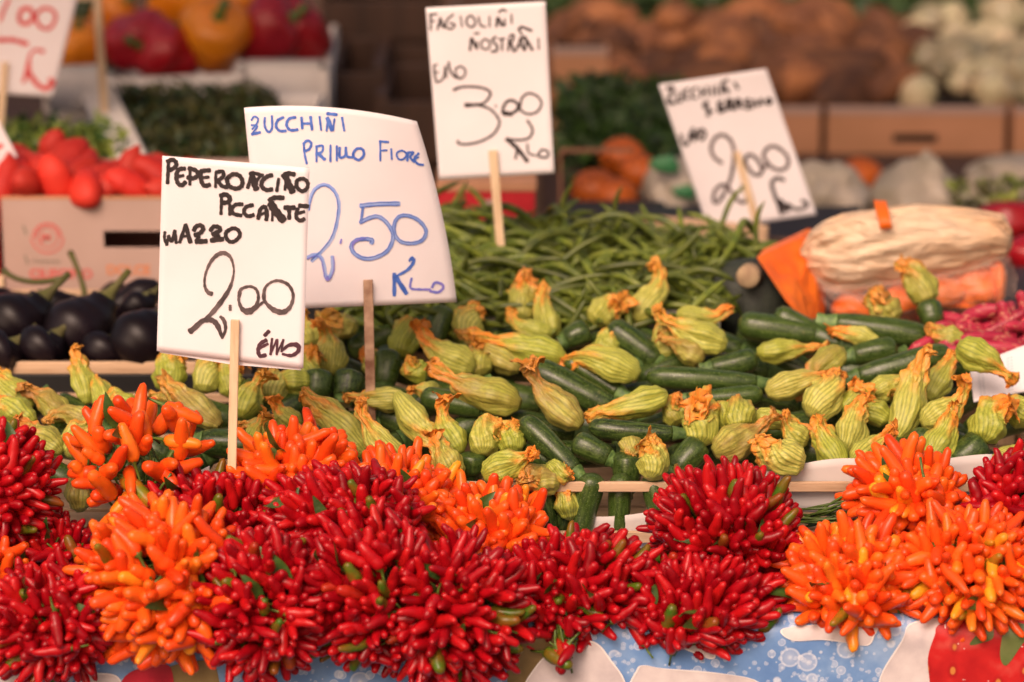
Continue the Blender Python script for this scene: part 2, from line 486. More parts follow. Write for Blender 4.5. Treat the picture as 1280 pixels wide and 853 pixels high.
BUNCHES = []   # (centre, radii) of those placed, to keep chillies from entering a neighbour
def bunch(px, py, Y, rx, ry, depth, kind, n, label, aim=(0, 0.25), layers=1, leaves=3, spread=0.26, group=None, stalk=None, cut=-0.18, seed=0, lenk=1.0):
    rnd = random.Random(seed * 97 + 5)
    s = scale_at(Y, py)
    C = P(px, py, Y)
    R = V((rx / s, depth, ry / s))
    root = empty("chilli_bunch", C, label, "chilli bunch", group)
    n = n if kind == 'red' or layers == 0 else min(185, int(n * 1.2))
    meshes = RED if kind == 'red' else ORA
    L0 = (0.0325 if kind == 'red' else 0.038) * lenk
    ax = (CAMP - C).normalized()
    ax = (ax + V((aim[0], 0, aim[1]))).normalized()
    pts = []
    tries = 0
    dmin = 0.0
    # blue-noise directions on the dome
    cand = []
    for layer in range(layers + 1):
        cnt = n if layer == 0 else int(n * 0.55)
        k = 1.0 if layer == 0 else 0.82
        sel = []
        for _ in range(cnt):
            best, bd = None, -1
            for _c in range(14):
                while True:
                    d = V((rnd.gauss(0, 1), rnd.gauss(0, 1), rnd.gauss(0, 1))).normalized()
                    if d.dot(ax) > cut: break
                p = V((d.x * R.x, d.y * R.y, d.z * R.z)) * k
                m = min(((p - q).length_squared for q in sel[-400:]), default=9)
                if m > bd: best, bd, bdir = p, m, d
            sel.append(best); cand.append((best, bdir, layer))
    mats = []
    bias = V((rnd.uniform(-0.3, 0.3), 0, rnd.uniform(-0.15, 0.45)))
    for (p, d, layer) in cand:
        nrm = V((d.x / R.x, d.y / R.y, d.z / R.z)).normalized()
        out = (nrm * 0.45 + p.normalized() * 0.35 + bias + V((p.x / R.x, 0, p.z / R.z)) * 0.22 + V((rnd.gauss(0, spread), rnd.gauss(0, spread), rnd.gauss(0, spread)))).normalized()
        tip = C + p * (1 + rnd.uniform(-0.07, 0.06))
        mid = tip - out * (L0 * 0.5)
        bad = False
        for (C2, R2, ax2) in BUNCHES:
            q = mid - C2
            if (q.x / R2.x) ** 2 + (q.y / R2.y) ** 2 + (q.z / R2.z) ** 2 < 0.66: bad = True; break
        if bad: continue
        if tip.y > 0.002 and tip.z < 0.656: continue
        if (C + p * 0.5).y > 0.03 and tip.z < 0.645: continue
        sc = rnd.uniform(0.84, 1.14) * lenk
        base = tip - out * (L0 * sc)
        mats.append((base, out, sc, rnd.random() * 6.28))
    for base, out, sc, roll in mats[:295]:
        o = link("chilli", rnd.choice(meshes), root)
        o.matrix_local = Matrix.Translation(base - C) @ frame(out, roll) @ Matrix.Scale(sc, 4)
    vs, fs = [], []
    for i in range(13):
        for j in range(16):
            e = V((math.sin(PI * i / 12) * math.cos(PI * j / 8), math.sin(PI * i / 12) * math.sin(PI * j / 8), math.cos(PI * i / 12)))
            k = 0.42 + 0.12 * noise.noise(e * 4 + C * 50)
            vs.append(V((e.x * R.x * k, e.y * R.y * k, e.z * R.z * k)))
    for i in range(12):
        for j in range(16): fs.append((i * 16 + j, (i + 1) * 16 + j, (i + 1) * 16 + (j + 1) % 16, i * 16 + (j + 1) % 16))
    if layers: MB().add(vs, fs).build("stem_core", M['stem_core'], root)
    for i in range(leaves):
        d = (ax + V((rnd.gauss(0, 0.6), rnd.gauss(0, 0.3), rnd.gauss(0, 0.6)))).normalized()
        p = V((d.x * R.x, d.y * R.y, d.z * R.z)) * 0.86
        o = link("leaf", rnd.choice(LEAFM), root)
        out = (p.normalized() + V((rnd.gauss(0, 0.5), rnd.gauss(0, 0.3), rnd.gauss(0, 0.5)))).normalized()
        o.matrix_local = Matrix.Translation(p - out * 0.03) @ frame(out, rnd.random() * 6.28) @ Matrix.Scale(rnd.uniform(0.6, 0.95), 4)
    # bundled stalks running back into the bunch
    end = C + (V((0, 0.07, -0.05)) if stalk is None else stalk)
    if stalk is not None:
        for i in range(16 if n > 20 else 5):
            a = V((rnd.gauss(0, 0.008), rnd.gauss(0, 0.006), rnd.gauss(0, 0.009)))
            b = C + V((rnd.gauss(0, R.x * 0.3), rnd.gauss(0, R.y * 0.2), rnd.gauss(0, R.z * 0.3)))
            e = end + a
            pth = bez(e, e.lerp(b, 0.5) + V((rnd.gauss(0, 0.004), 0, rnd.gauss(0, 0.006))), b, 7)
            vs, fs = loft([q - C for q in pth], [0.0014] * 7, 5)
            MB().add(vs, fs).build("stalk", M['chili_stem'], root)
    BUNCHES.append((C, R, ax))
    return root

G1 = "chilli bunches along the front of the stall"
#  px,  py,   Y,  rx, ry, depth, kind, n, label
def BB(*a, **k):
    k.setdefault('seed', len(BUNCHES) + 1)
    return bunch(*a, group=G1, **k)
# front row first: later bunches give way to earlier ones
BB(330, 758, -0.020, 98, 104, 0.080, 'red', 190, "deep red chilli bunch right of the lowest orange one, bottom left of centre", leaves=2)
BB(458, 738, -0.005, 96, 106, 0.085, 'red', 190, "deep red chilli bunch below the blue lettered card, between two other red bunches", leaves=2)
BB(562, 766, -0.010, 114, 102, 0.085, 'red', 190, "red chilli bunch at the bottom centre, left of the little hanging sprig", aim=(0.1, 0.05))
BB(60, 778, -0.010, 100, 80, 0.075, 'red', 200, "red chilli bunch in the bottom left corner of the stall")
BB(205, 732, 0.000, 108, 108, 0.085, 'orange', 150, "orange chilli bunch low at the left, between two red bunches at the bottom", aim=(-0.1, 0.15))
BB(425, 645, 0.080, 110, 68, 0.080, 'red', 190, "red chilli bunch higher up, just below the blue lettered card", aim=(0, 0.6))
BB(262, 638, 0.105, 100, 52, 0.070, 'red', 120, "small dark red bunch at the foot of the black lettered price card", aim=(0, 0.5), leaves=2)
BB(905, 660, 0.110, 98, 84, 0.085, 'red', 200, "dome-shaped red chilli bunch standing against the courgette crate", aim=(0, 0.3))
BB(876, 752, 0.030, 110, 64, 0.070, 'red', 190, "red chilli bunch under the dome-shaped red one, hanging over the blue cloth", aim=(0, -0.2))
BB(730, 736, 0.045, 114, 76, 0.080, 'red', 200, "red chilli bunch with green pods, left of the dome-shaped one", leaves=5)
BB(612, 668, 0.130, 80, 62, 0.075, 'orange', 115, "orange chilli bunch nearest the front edge of the courgette crate", aim=(0.1, 0.4))
BB(1062, 726, 0.045, 92, 70, 0.075, 'orange', 125, "orange chilli bunch right of the dome-shaped red one, above the blue cloth", leaves=4)
BB(1215, 716, 0.045, 98, 78, 0.075, 'orange', 140, "small-podded orange chilli bunch above the strawberry print", lenk=0.86)
BB(1128, 622, 0.150, 74, 62, 0.070, 'orange', 80, "orange chilli bunch with a thick bundle of green stalks, lying on the crate edge", aim=(0.1, 0.5), stalk=V((-0.105, 0.02, -0.030)), leaves=1)
BB(1268, 628, 0.130, 66, 68, 0.070, 'red', 100, "red chilli bunch at the right edge above the orange ones", aim=(0.1, 0.2))
BB(500, 612, 0.160, 78, 42, 0.070, 'orange', 80, "orange chilli bunch behind the upper red one, under the tall blue lettered card", aim=(0, 0.8), leaves=1)
BB(372, 586, 0.165, 88, 52, 0.075, 'orange', 85, "orange chilli bunch right of the stick of the black lettered card", aim=(0, 0.8), leaves=2)
BB(170, 578, 0.150, 96, 88, 0.080, 'orange', 50, "loose open orange chilli bunch with its green stems showing", aim=(0, 0.4), layers=0, leaves=2, stalk=V((0.005, 0.00, -0.085)), spread=0.40, lenk=1.06)
BB(10, 612, 0.120, 66, 88, 0.070, 'red', 150, "red chilli bunch at the left edge beside the loose orange bunch")
BB(-5, 712, 0.060, 44, 52, 0.060, 'orange', 26, "small orange chilli bunch cut off by the left edge", lenk=0.9)
BB(58, 684, 0.12, 66, 44, 0.060, 'red', 90, "dark red chilli bunch tucked under the one at the left edge")
BB(706, 820, -0.030, 20, 30, 0.020, 'red', 8, "little sprig of five red chillies hanging down over the cloth", aim=(0, -1.6), layers=0, leaves=0, stalk=V((-0.012, 0.030, 0.060)), spread=0.10, cut=0.60)

# ---------------------------------------------------------------- courgette blossoms
def flower_mesh(seed, L, R, bend, twist, kind='long'):
    rnd = random.Random(seed)
    n, seg = 34, 110
    mb = MB()
    path = [V((0, 0, 0))]
    hd = 0.0
    for i in range(1, n):
        t = i / (n - 1)
        hd = bend * (prof(t, [(0, 0), (0.35, 0.08), (1.0, 1.0)]))
        st = L / (n - 1)
        path.append(path[-1] + V((math.cos(hd) * st, 0.10 * math.sin(t * 4 + seed) * st, math.sin(hd) * st)))
    ribs = 24
    neck = rnd.uniform(0.30, 0.42); nt = rnd.uniform(0.66, 0.76)
    if kind == 'ball': pr = [(0, 0.34), (0.10, 0.80), (0.32, 1.0), (0.60, 0.90), (0.80, 0.55), (1.0, 0.30)]
    elif kind == 'tall': pr = [(0, 0.30), (0.12, 0.70), (0.36, 1.0), (0.62, 0.72), (0.85, 0.40), (1.0, 0.15)]
    else: pr = [(0, 0.32), (0.09, 0.76), (0.26, 1.0), (0.46, 0.80), (nt, neck), (0.88, neck * 0.9), (1.0, neck * 0.5)]
    ph = rnd.random() * 6.28
    off = V((rnd.random() * 50, rnd.random() * 50, seed * 3.1))
    ribv, tipv = [], []
    def rib_at(t, th):
        x = (th + 0.7 * twist * t * t) * ribs / 2 + 1.1 * math.sin(th * 2 + ph) + 0.5 * math.sin(th * 3 + t * 5)
        return abs(math.cos(x)) ** 5
    def rf(i, j, r):
        t = i / (n - 1); th = 2 * PI * j / seg
        tw = th + twist * t * t
        crump = prof(t, [(0, 0), (0.5, 0.12), (0.75, 0.6), (1, 1.0)])
        lob = 0.05 * math.cos(5 * tw + ph) * (0.9 + crump * 5.2)
        q = noise.noise(V((math.cos(th) * 1.6, math.sin(th) * 1.6, t * 4)) + off)
        q2 = noise.noise(V((math.cos(th) * 5, math.sin(th) * 5, t * 14)) + off)
        pl = 0.024 * rib_at(t, th)
        return r * (1 + lob + pl + q * (0.16 + 0.4 * crump) + q2 * 0.60 * crump)
    rad = [R * prof(i / (n - 1), pr) for i in range(n)]
    vs, fs = loft(path, rad, seg, True, rf)
    for i in range(n):
        for j in range(seg):
            t = i / (n - 1); th = 2 * PI * j / seg
            ribv.append(rib_at(t, th)); tipv.append(t + 0.16 * min(1, max(0, (t - 0.25) * 3)) * math.cos(5 * (th + twist * t * t) + ph) - 0.02)
    # crumple the end out of round
    for i in range(n):
        t = i / (n - 1)
        k = max(0, t - 0.55) * 0.018
        if k > 0:
            for j in range(seg):
                p = vs[i * seg + j]
                vs[i * seg + j] = p + V(noise.noise_vector(p * 70 + off)) * k + V(noise.noise_vector(p * 190 + off)) * k * 0.45
    mb.add(vs, fs, 0, rib=ribv, tip=tipv)
    # ragged petal ends curling out of the tip
    tip, d = path[-3], (path[-1] - path[-3]).normalized()
    side = d.orthogonal().normalized()
    for k in range(3 if kind != 'ball' else 4):
        a = 2 * PI * k / 5 + rnd.random()
        o = (Matrix.Rotation(a, 3, d) @ side)
        big = 1.7 if seed % 3 == 0 else 1.0; w0 = R * rnd.uniform(0.22, 0.42) * big; ln = R * rnd.uniform(0.30, 0.75) * big
        vv, ff, tt = [], [], []
        na, nb = 8, 6
        cross = d.cross(o)
        for i in range(na):
            t = i / (na - 1)
            c = tip - d * R * 0.15 + d * ln * (t * 0.9 - 0.55 * t * t * rnd.uniform(0.5, 1)) + o * (R * 0.15 + ln * 0.6 * t * t)
            for j in range(nb):
                u = (j / (nb - 1) - 0.5) * 2
                w = w0 * math.sin(PI * min(0.93, 0.25 + t * 0.68)) * u
                p = c + cross * w + o * (0.25 * w0 * math.sin(u * 4 + k))
                p = p + V(noise.noise_vector(p * 120 + off)) * 0.0035 + V(noise.noise_vector(p * 260 + off)) * 0.0018
                vv.append(p); tt.append(0.78 + 0.22 * t)
        for i in range(na - 1):
            for j in range(nb - 1):
                ff.append((i * nb + j, i * nb + j + 1, (i + 1) * nb + j + 1, (i + 1) * nb + j))
        mb.add(vv, ff, 0, rib=[0.0] * len(vv), tip=tt)
    return mb.mesh("courgette_flower", [M['flower']])
FL = {'long': [], 'ball': [], 'tall': []}
for i in range(8): FL['long'].append(flower_mesh(i + 1, 0.084, 0.021, [0.5, -0.7, 1.1, 0.2, -1.2, 0.8, 1.6, -0.4][i], [1.0, -1.4, 0.6, 1.8, -0.8, 1.2, -1.6, 2.0][i]))
for i in range(6): FL['ball'].append(flower_mesh(i + 21, 0.054, 0.0225, [1.2, -1.6, 0.6, 2.1, -0.9, 1.7][i], [2.2, -2.4, 1.6, 2.8, -1.8, 2.0][i], 'ball'))
for i in range(4): FL['tall'].append(flower_mesh(i + 41, 0.086, 0.0195, [0.3, -0.4, 0.7, -0.2][i], [0.8, -1.2, 1.5, -0.6][i], 'tall'))
NOM = {'long': (0.078, 0.021), 'ball': (0.046, 0.0225), 'tall': (0.082, 0.0195)}

TILT = math.radians(52)
UT = V((0, math.cos(TILT), math.sin(TILT)))
UTK = UT.dot(UP)
STEEP = V((0, 0.12, 1)).normalized()
def pos_dir(px, py, dx, dy, f, lift, steep=False):
    """point on the heap, and the 3D vector that spans dx, dy photo pixels there"""
    p = on_surf(px, py, f, lift)
    s = FPX / (p - CAMP).dot(FW)
    if steep: return p, RT * (dx / s) + STEEP * (-dy / s / STEEP.dot(UP)), s
    return p, RT * (dx / s) + UT * (-dy / s / UTK), s
def flower(bx, by, tx, ty, w, kind, label, var=None, lift=0.012, roll=None, f=zuc, group=None):
    rnd = random.Random(int(bx * 13 + by * 7 + tx))
    mx, my = (bx + tx) / 2, (by + ty) / 2
    p, d, s = pos_dir(mx, my, tx - bx, ty - by, f, lift, my > 600)
    kL, kR = NOM[kind]
    L = d.length * (1.0 if kind == 'ball' else 1.12)
    ms = FL[kind]
    me = ms[rnd.randrange(len(ms)) if var is None else var % len(ms)]
    x = d.normalized()
    toc = (CAMP - p).normalized()
    z = (toc - x * toc.dot(x)).normalized()
    z = Matrix.Rotation(rnd.uniform(-1.9, 1.9) if roll is None else roll, 3, x) @ z
    y = z.cross(x)
    rw = (w / 2 / s) / kR * (0.92 if kind == 'ball' else 0.87)
    rot = Matrix((x * (max(0.75, min(1.5, L / kL / rw)) * rw), y * rw, z * rw)).transposed().to_4x4()
    o = link("courgette_flower", me)
    o.matrix_world = Matrix.Translation(p - d * 0.5) @ rot
    tag(o, label, "courgette flower", group)
    return o

# ---------------------------------------------------------------- courgettes
def courgette_mesh(seed, L, R, bend):
    rnd = random.Random(seed)
    n, seg = 22, 22
    path, rad = [], []
    for i in range(n):
        t = i / (n - 1)
        tt = 0.5 - 0.5 * math.cos(PI * t) if (t < 0.15 or t > 0.85) else t
        tt = t
        path.append(V((L * (tt - 0.5), 0, bend * L * (4 * tt * (1 - tt) - 0.6))))
        rad.append(R * prof(t, [(0, 0.34), (0.025, 0.62), (0.07, 0.86), (0.16, 0.97), (0.35, 1.0), (0.75, 0.90), (0.93, 0.80), (1, 0.66)]))
    ph = rnd.random() * 6
    vs, fs = loft(path, rad, seg, True, lambda i, j, r: r * (1 + 0.022 * math.cos(6 * 2 * PI * j / seg + ph) + 0.02 * noise.noise(V((i * 0.3, j * 0.5, seed)))))
    fruit = MB().add(vs, fs).mesh("courgette_fruit", [M['courgette']])
    d = (path[-1] - path[-2]).normalized()
    e = path[-1] - d * 0.002
    Ls = 0.026 + 0.008 * rnd.random()
    pth = [e, e + d * Ls * 0.15, e + d * Ls * 0.5, e + d * Ls * 0.9, e + d * Ls]
    vs, fs = loft(pth, [R * 0.72, R * 0.66, R * 0.50, R * 0.54, R * 0.50], 20, False, lambda i, j, r: r * (1 + 0.17 * abs(math.cos(2.5 * 2 * PI * j / 20)) * (0.3 + 0.3 * i)))
    mb = MB().add(vs, fs, 0)
    cap = vs[-20:]
    mb.add(cap + [sum(cap, V()) / 20 - d * 0.0012], [(j, (j + 1) % 20, 20) for j in range(20)], 1)
    stalk = mb.mesh("courgette_stalk", [M['courgette_stalk'], M['stalk_cut']])
    return fruit, stalk
CG = [courgette_mesh(3, 0.14, 0.0165, 0.015), courgette_mesh(5, 0.14, 0.0165, 0.05), courgette_mesh(8, 0.14, 0.0165, -0.04), courgette_mesh(11, 0.12, 0.0165, 0.02)]
def courgette(x0, y0, x1, y1, w, label, lift=0.0, var=None, f=zuc, stalk=True, group=None, tilt=0.0, steep=False):
    """x0,y0 blossom end; x1,y1 stalk end"""
    rnd = random.Random(int(x0 * 3 + y0 * 17))
    p, d, s = pos_dir((x0 + x1) / 2, (y0 + y1) / 2, x1 - x0, y1 - y0, f, lift, steep)
    d = d + (CAMP - p).normalized() * tilt
    L = d.length
    fm, sm = CG[rnd.randrange(4) if var is None else var]
    root = empty("courgette", p, label, "courgette", group)
    x = d.normalized()
    toc = (CAMP - p).normalized()
    z = (toc - x * toc.dot(x)).normalized()
    z = Matrix.Rotation(rnd.uniform(-1, 1), 3, x) @ z
    y = z.cross(x)
    rw = (w / 2 / s) / 0.0162
    kl = (L / (0.165 if stalk else 0.14))
    rot = Matrix((x * kl, y * rw, z * rw)).transposed().to_4x4()
    root.matrix_world = Matrix.Translation(p) @ Matrix(((x.x, y.x, z.x), (x.y, y.y, z.y), (x.z, y.z, z.z))).to_4x4()
    a = link("fruit", fm, root); a.matrix_local = Matrix.Diagonal((kl, rw, rw, 1))
    if stalk:
        a = link("stalk", sm, root); a.matrix_local = Matrix.Diagonal((kl, rw, rw, 1))
    return root

# ---------------------------------------------------------------- the courgettes and their flowers, right crate
GF = "courgette flowers heaped in the right crate"
GC = "courgettes heaped in the right crate"
for a in [
 (655, 456, 772, 514, 40, "thick dark courgette lying diagonally in the middle of the heap, above the short front one", 0.008, 0),
 (640, 512, 731, 600, 31, "courgette slanting down to the front slat with its stalk end lowest", 0.016, 3),
 (727, 534, 850, 544, 27, "slim courgette lying level over the white blossom stub, stalk to the right", 0.018, 1),
 (512, 492, 618, 515, 30, "scratched courgette with a pale scuffed end right of the blue card's stick", 0.006, 3),
 (797, 470, 958, 480, 29, "long level courgette in the centre right with a pale ridged stalk", 0.010, 1),
 (962, 492, 848, 502, 26, "courgette end poking out left under the long level courgette", 0.012, 0),
 (914, 404, 1030, 420, 36, "dark stubby courgette with a torn stalk in the back row, left of the curved one", 0.004, 0),
 (962, 388, 1058, 436, 30, "dark curved courgette at the back beside the pumpkin wedge", 0.004, 2),
 (1172, 424, 1034, 402, 34, "dark courgette lying level in front of the tied plastic bag", 0.004, 0),
 (1132, 434, 1056, 446, 32, "courgette half hidden behind the light curved one on the right", 0.000, 3),
 (1200, 438, 1062, 474, 33, "light green curved courgette with its flower hanging over the printed paper", 0.016, 1),
 (957, 446, 878, 464, 30, "courgette tip between the orange streaked flower and the level flower at centre right", 0.004, 3),
 (1158, 372, 1168, 412, 32, "short courgette standing upright before the tied plastic bag", 0.000, 3),
 (755, 404, 828, 456, 36, "dark courgette slanting down behind the big orange tipped flowers", 0.000, 0),
 (702, 446, 780, 494, 30, "courgette just below the big orange tipped flower of the middle row", 0.000, 2),
 (708, 548, 770, 576, 32, "short courgette with a cut ridged stalk under the slim level one", 0.008, 3),
 (785, 556, 782, 622, 38, "upright courgette below the cream blossom stub behind the front slat", -0.012, 3),
 (556, 380, 540, 436, 32, "shiny dark courgette leaning beside the right edge of the blue lettered card", 0.000, 0),
 (884, 548, 836, 596, 38, "dark courgette slanting behind the front ball-shaped flowers, right of the upright one", 0.000, 3),
 (1168, 536, 1128, 580, 36, "dark courgette behind the tall orange crested flower", 0.000, 3),
 (1236, 548, 1186, 586, 42, "dark courgette behind the rightmost flower near the front slat", 0.000, 3),
 (742, 410, 700, 428, 32, "courgette seen from its star-shaped stalk end at the back", 0.002, 3),
 (646, 556, 700, 586, 32, "small dark courgette low in the heap behind the slanting one", -0.004, 3),
 (590, 560, 588, 600, 36, "dark courgette upright between the two brown balled flowers and the front slat", -0.006, 3),
 (398, 458, 396, 504, 38, "courgette end upright below the bulb flower under the two cards", 0.004, 3),
 (438, 458, 432, 504, 38, "courgette end just left of the blue card's stick", 0.004, 3),
 (486, 430, 480, 490, 34, "dark courgette just right of the blue card's stick", -0.004, 3),
 (328, 478, 298, 506, 32, "dark courgette behind the stick of the black lettered card", -0.004, 3),
 (335, 560, 245, 552, 40, "dark courgette lying behind the open orange chilli bunch", -0.004, 0),
 ]:
    courgette(a[0], a[1], a[2], a[3], a[4], a[5], a[6], a[7], group=GC, steep=(abs(a[0] - a[2]) < 16 and a[3] > 560))
# base x,y  tip x,y  width kind label variant lift
for a in [
 (650, 402, 656, 350, 44, 'ball', "upright pale bulb flower highest at the back centre, in front of the beans", 2, 0.010),
 (692, 420, 670, 366, 36, 'long', "flower with a ragged orange crest right of the upright pale bulb", 1, 0.008),
 (584, 424, 586, 384, 44, 'ball', "pale rounded flower beside the lower right corner of the blue lettered card", 4, 0.010),
 (706, 448, 608, 416, 50, 'long', "big plump flower with orange tip in the middle of the back row", 0, 0.022),
 (650, 462, 588, 418, 42, 'long', "withered brown-tipped flower left of the big plump one", 3, 0.010),
 (690, 418, 612, 404, 30, 'long', "thin yellow flower lying behind the big plump one", 6, 0.008),
 (592, 462, 522, 432, 48, 'long', "ribbed flower with orange frill just right of the blue card's stick", 5, 0.016),
 (535, 466, 506, 462, 32, 'ball', "small orange crumpled flower left of the ribbed orange-frilled one", 5, 0.010),
 (650, 506, 548, 474, 54, 'long', "long ribbed flower pointing left with a slim orange tail, above the scratched courgette", 7, 0.024),
 (726, 532, 652, 474, 48, 'long', "flower with a bright orange hooked tip on the diagonal thick courgette", 2, 0.028),
 (798, 470, 710, 434, 50, 'long', "flower with folded orange petals facing left at the heap's centre", 4, 0.024),
 (834, 492, 748, 520, 44, 'long', "smooth green-yellow flower ending in a thin point left, right of centre", 1, 0.022),
 (738, 402, 776, 376, 40, 'ball', "small back-row flower with frilly orange petals opening right", 0, 0.010),
 (792, 400, 846, 342, 44, 'long', "tall twisted flower with a brown curled top in the back row", 6, 0.014),
 (908, 432, 828, 402, 48, 'long', "glossy flower with an orange streak at the back, right of the twisted one", 0, 0.022),
 (878, 452, 832, 424, 38, 'long', "green flower tucked under the orange streaked one", 3, 0.008),
 (846, 392, 916, 404, 30, 'long', "curly yellow flower lying behind the orange streaked one", 4, 0.006),
 (834, 448, 826, 408, 34, 'ball', "dull brown flower behind the left end of the orange streaked one", 1, 0.002),
 (874, 556, 880, 496, 48, 'ball', "drooping ball flower with a twisted orange crown, front centre right", 3, 0.024),
 (926, 538, 914, 500, 50, 'ball', "round flower showing its orange heart towards the front, beside the drooping ball", 1, 0.026),
 (946, 440, 1038, 430, 36, 'long', "level flower pointing right with an orange tip under the stubby dark courgette", 3, 0.016),
 (1056, 438, 996, 474, 42, 'long', "flower slanting down left with an orange edge, below the level pointing one", 5, 0.018),
 (958, 492, 1040, 470, 42, 'long', "pale green flower whose orange tail points right over the round bulb", 0, 0.022),
 (1012, 520, 1050, 478, 50, 'ball', "round green bulb flower under the pale green tailed one", 4, 0.024),
 (1160, 380, 1138, 330, 42, 'ball', "highest flower on the right, standing against the tied plastic bag", 2, 0.012),
 (1118, 404, 1094, 366, 42, 'ball', "frilly orange topped flower just left of the highest one on the right", 5, 0.012),
 (1100, 430, 1046, 412, 30, 'tall', "slim reddish-yellow flower lying between two dark back-row courgettes", 1, 0.012),
 (1206, 428, 1162, 418, 36, 'tall', "plain green bulb flower behind the one hanging over the printed paper", 0, 0.008),
 (1198, 432, 1262, 462, 48, 'long', "large yellow flower drooping over the printed paper at the right", 0, 0.052),
 (1118, 548, 1156, 452, 50, 'tall', "tall green flower with a bright orange crest on the right of the heap", 2, 0.024),
 (1158, 500, 1194, 450, 38, 'tall', "dry tan flower standing behind the tall orange crested one", 3, 0.014),
 (1152, 530, 1212, 500, 48, 'long', "flower with a frilled orange mouth facing right, beside the tall crested one", 2, 0.026),
 (1226, 552, 1244, 504, 50, 'ball', "round green flower with a curled orange lip near the right end", 0, 0.024),
 (1156, 582, 1196, 518, 48, 'tall', "long striped green flower low on the right, under the orange mouthed one", 1, 0.014),
 (1056, 566, 1078, 504, 46, 'tall', "dull striped flower with a brown folded top in the right half", 3, 0.016),
 (1054, 592, 1020, 530, 46, 'tall', "withered brown flower hanging over the paper liner, right half", 0, 0.012),
 (1064, 578, 1114, 546, 38, 'long', "grey-green crumpled flower beside the top right orange chilli bunch", 5, 0.018),
 (1006, 578, 948, 566, 50, 'ball', "bright lime ball flower resting on the paper liner with orange crumple left", 4, 0.026),
 (892, 566, 960, 526, 54, 'long', "large tan-green flower above the dome-shaped red chilli bunch", 3, 0.018),
 (942, 520, 1034, 536, 32, 'long', "thin flower ending in a pointed orange petal under the round bulb", 7, 0.016),
 (812, 598, 824, 556, 40, 'ball', "small ribbed flower with a yellow frill just above the front slat", 0, 0.022),
 (1088, 492, 1132, 478, 36, 'ball', "half hidden pale flower with an orange smudge left of the tall crested one", 5, 0.016),
 (1050, 512, 1092, 490, 32, 'ball', "crumpled orange flower mouth between the round bulb and tall crested one", 3, 0.018),
 (1292, 524, 1248, 500, 48, 'long', "flower cut off by the right edge below the printed paper", 4, 0.016),
 (1280, 562, 1216, 590, 34, 'long', "orange withered flower lying at the right end of the front slat", 6, 0.010),
 (604, 568, 604, 524, 44, 'ball', "brown ball flower with a rusty ruffled top in the front left part", 3, 0.020),
 (640, 566, 638, 532, 36, 'ball', "cream closed ball flower next to the rusty ruffled one", 2, 0.020),
 (604, 596, 674, 572, 48, 'long', "wide brownish flower with shrivelled edge lying on the front slat", 6, 0.016),
 (700, 604, 650, 590, 40, 'ball', "squat olive flower on the front slat right of the wide brownish one", 5, 0.006),
 (576, 566, 538, 516, 46, 'long', "green flower with yellow frilled neck above the front end of the crate", 2, 0.022),
 (576, 598, 540, 556, 46, 'tall', "plump plain flower below the yellow-necked one behind orange chillies", 1, 0.014),
 (496, 492, 542, 566, 44, 'tall', "flower hanging down with an orange split end, right of the blue card's stick", 2, 0.020),
 (508, 500, 440, 494, 38, 'long', "flat yellow-green flower at the foot of the blue card's stick", 7, 0.014),
 (458, 568, 388, 502, 52, 'tall', "long tan flower slanting above the back orange chillies, left of centre", 0, 0.016),
 (506, 592, 450, 520, 48, 'long', "orange veined flower drooping towards the orange chillies, left of centre", 0, 0.022),
 (684, 580, 708, 600, 30, 'ball', "vivid orange flower mouth on the front slat left of the slanting courgette's end", 1, 0.012),
 (714, 650, 706, 606, 38, 'tall', "flower seen in the gap below the front slat", 3, -0.024),
 (668, 640, 660, 600, 36, 'tall', "half hidden flower left in the gap below the front slat", 1, -0.024),
 (790, 548, 788, 574, 34, 'ball', "white cut blossom stub under the slim level courgette", 2, 0.010),
 (414, 468, 420, 408, 48, 'long', "bulb flower with orange crumple between the two large cards", 6, 0.014),
 (446, 414, 398, 400, 34, 'ball', "yellow curled flower just under the lower edge of the blue card", 3, 0.004),
 (502, 446, 506, 400, 40, 'ball', "brown ragged open flower under the blue card, right of its stick", 1, 0.004),
 (388, 486, 378, 444, 38, 'ball', "green flower at the right edge of the black lettered card", 0, 0.008),
 (392, 432, 380, 396, 32, 'long', "withered flower squeezed between the two large cards", 5, 0.000),
 (602, 470, 590, 436, 42, 'ball', "brownish round flower behind the ribbed orange-frilled one", 4, 0.004),
 (552, 492, 512, 480, 30, 'long', "small green flower with orange end above the scratched courgette", 6, 0.006),
 (750, 450, 768, 412, 38, 'ball', "faded ribbed flower behind the one with folded orange petals", 2, 0.000),
 (470, 470, 462, 440, 30, 'ball', "small dull flower behind the middle of the blue card's stick", 4, -0.002),
 (1010, 552, 974, 538, 38, 'long', "olive flower above the bright lime ball flower", 4, 0.010),
 (1110, 526, 1072, 500, 34, 'ball', "olive bulb flower wedged left of the tall orange crested one", 0, 0.010),
 (850, 530, 836, 500, 34, 'ball', "olive flower wedged above the small yellow-frilled one near the front slat", 5, 0.006),
 ]:
    flower(a[0], a[1], a[2], a[3], a[4], a[5], a[6], a[7], a[8], group=GF)
GL = "courgette flowers in the left crate"
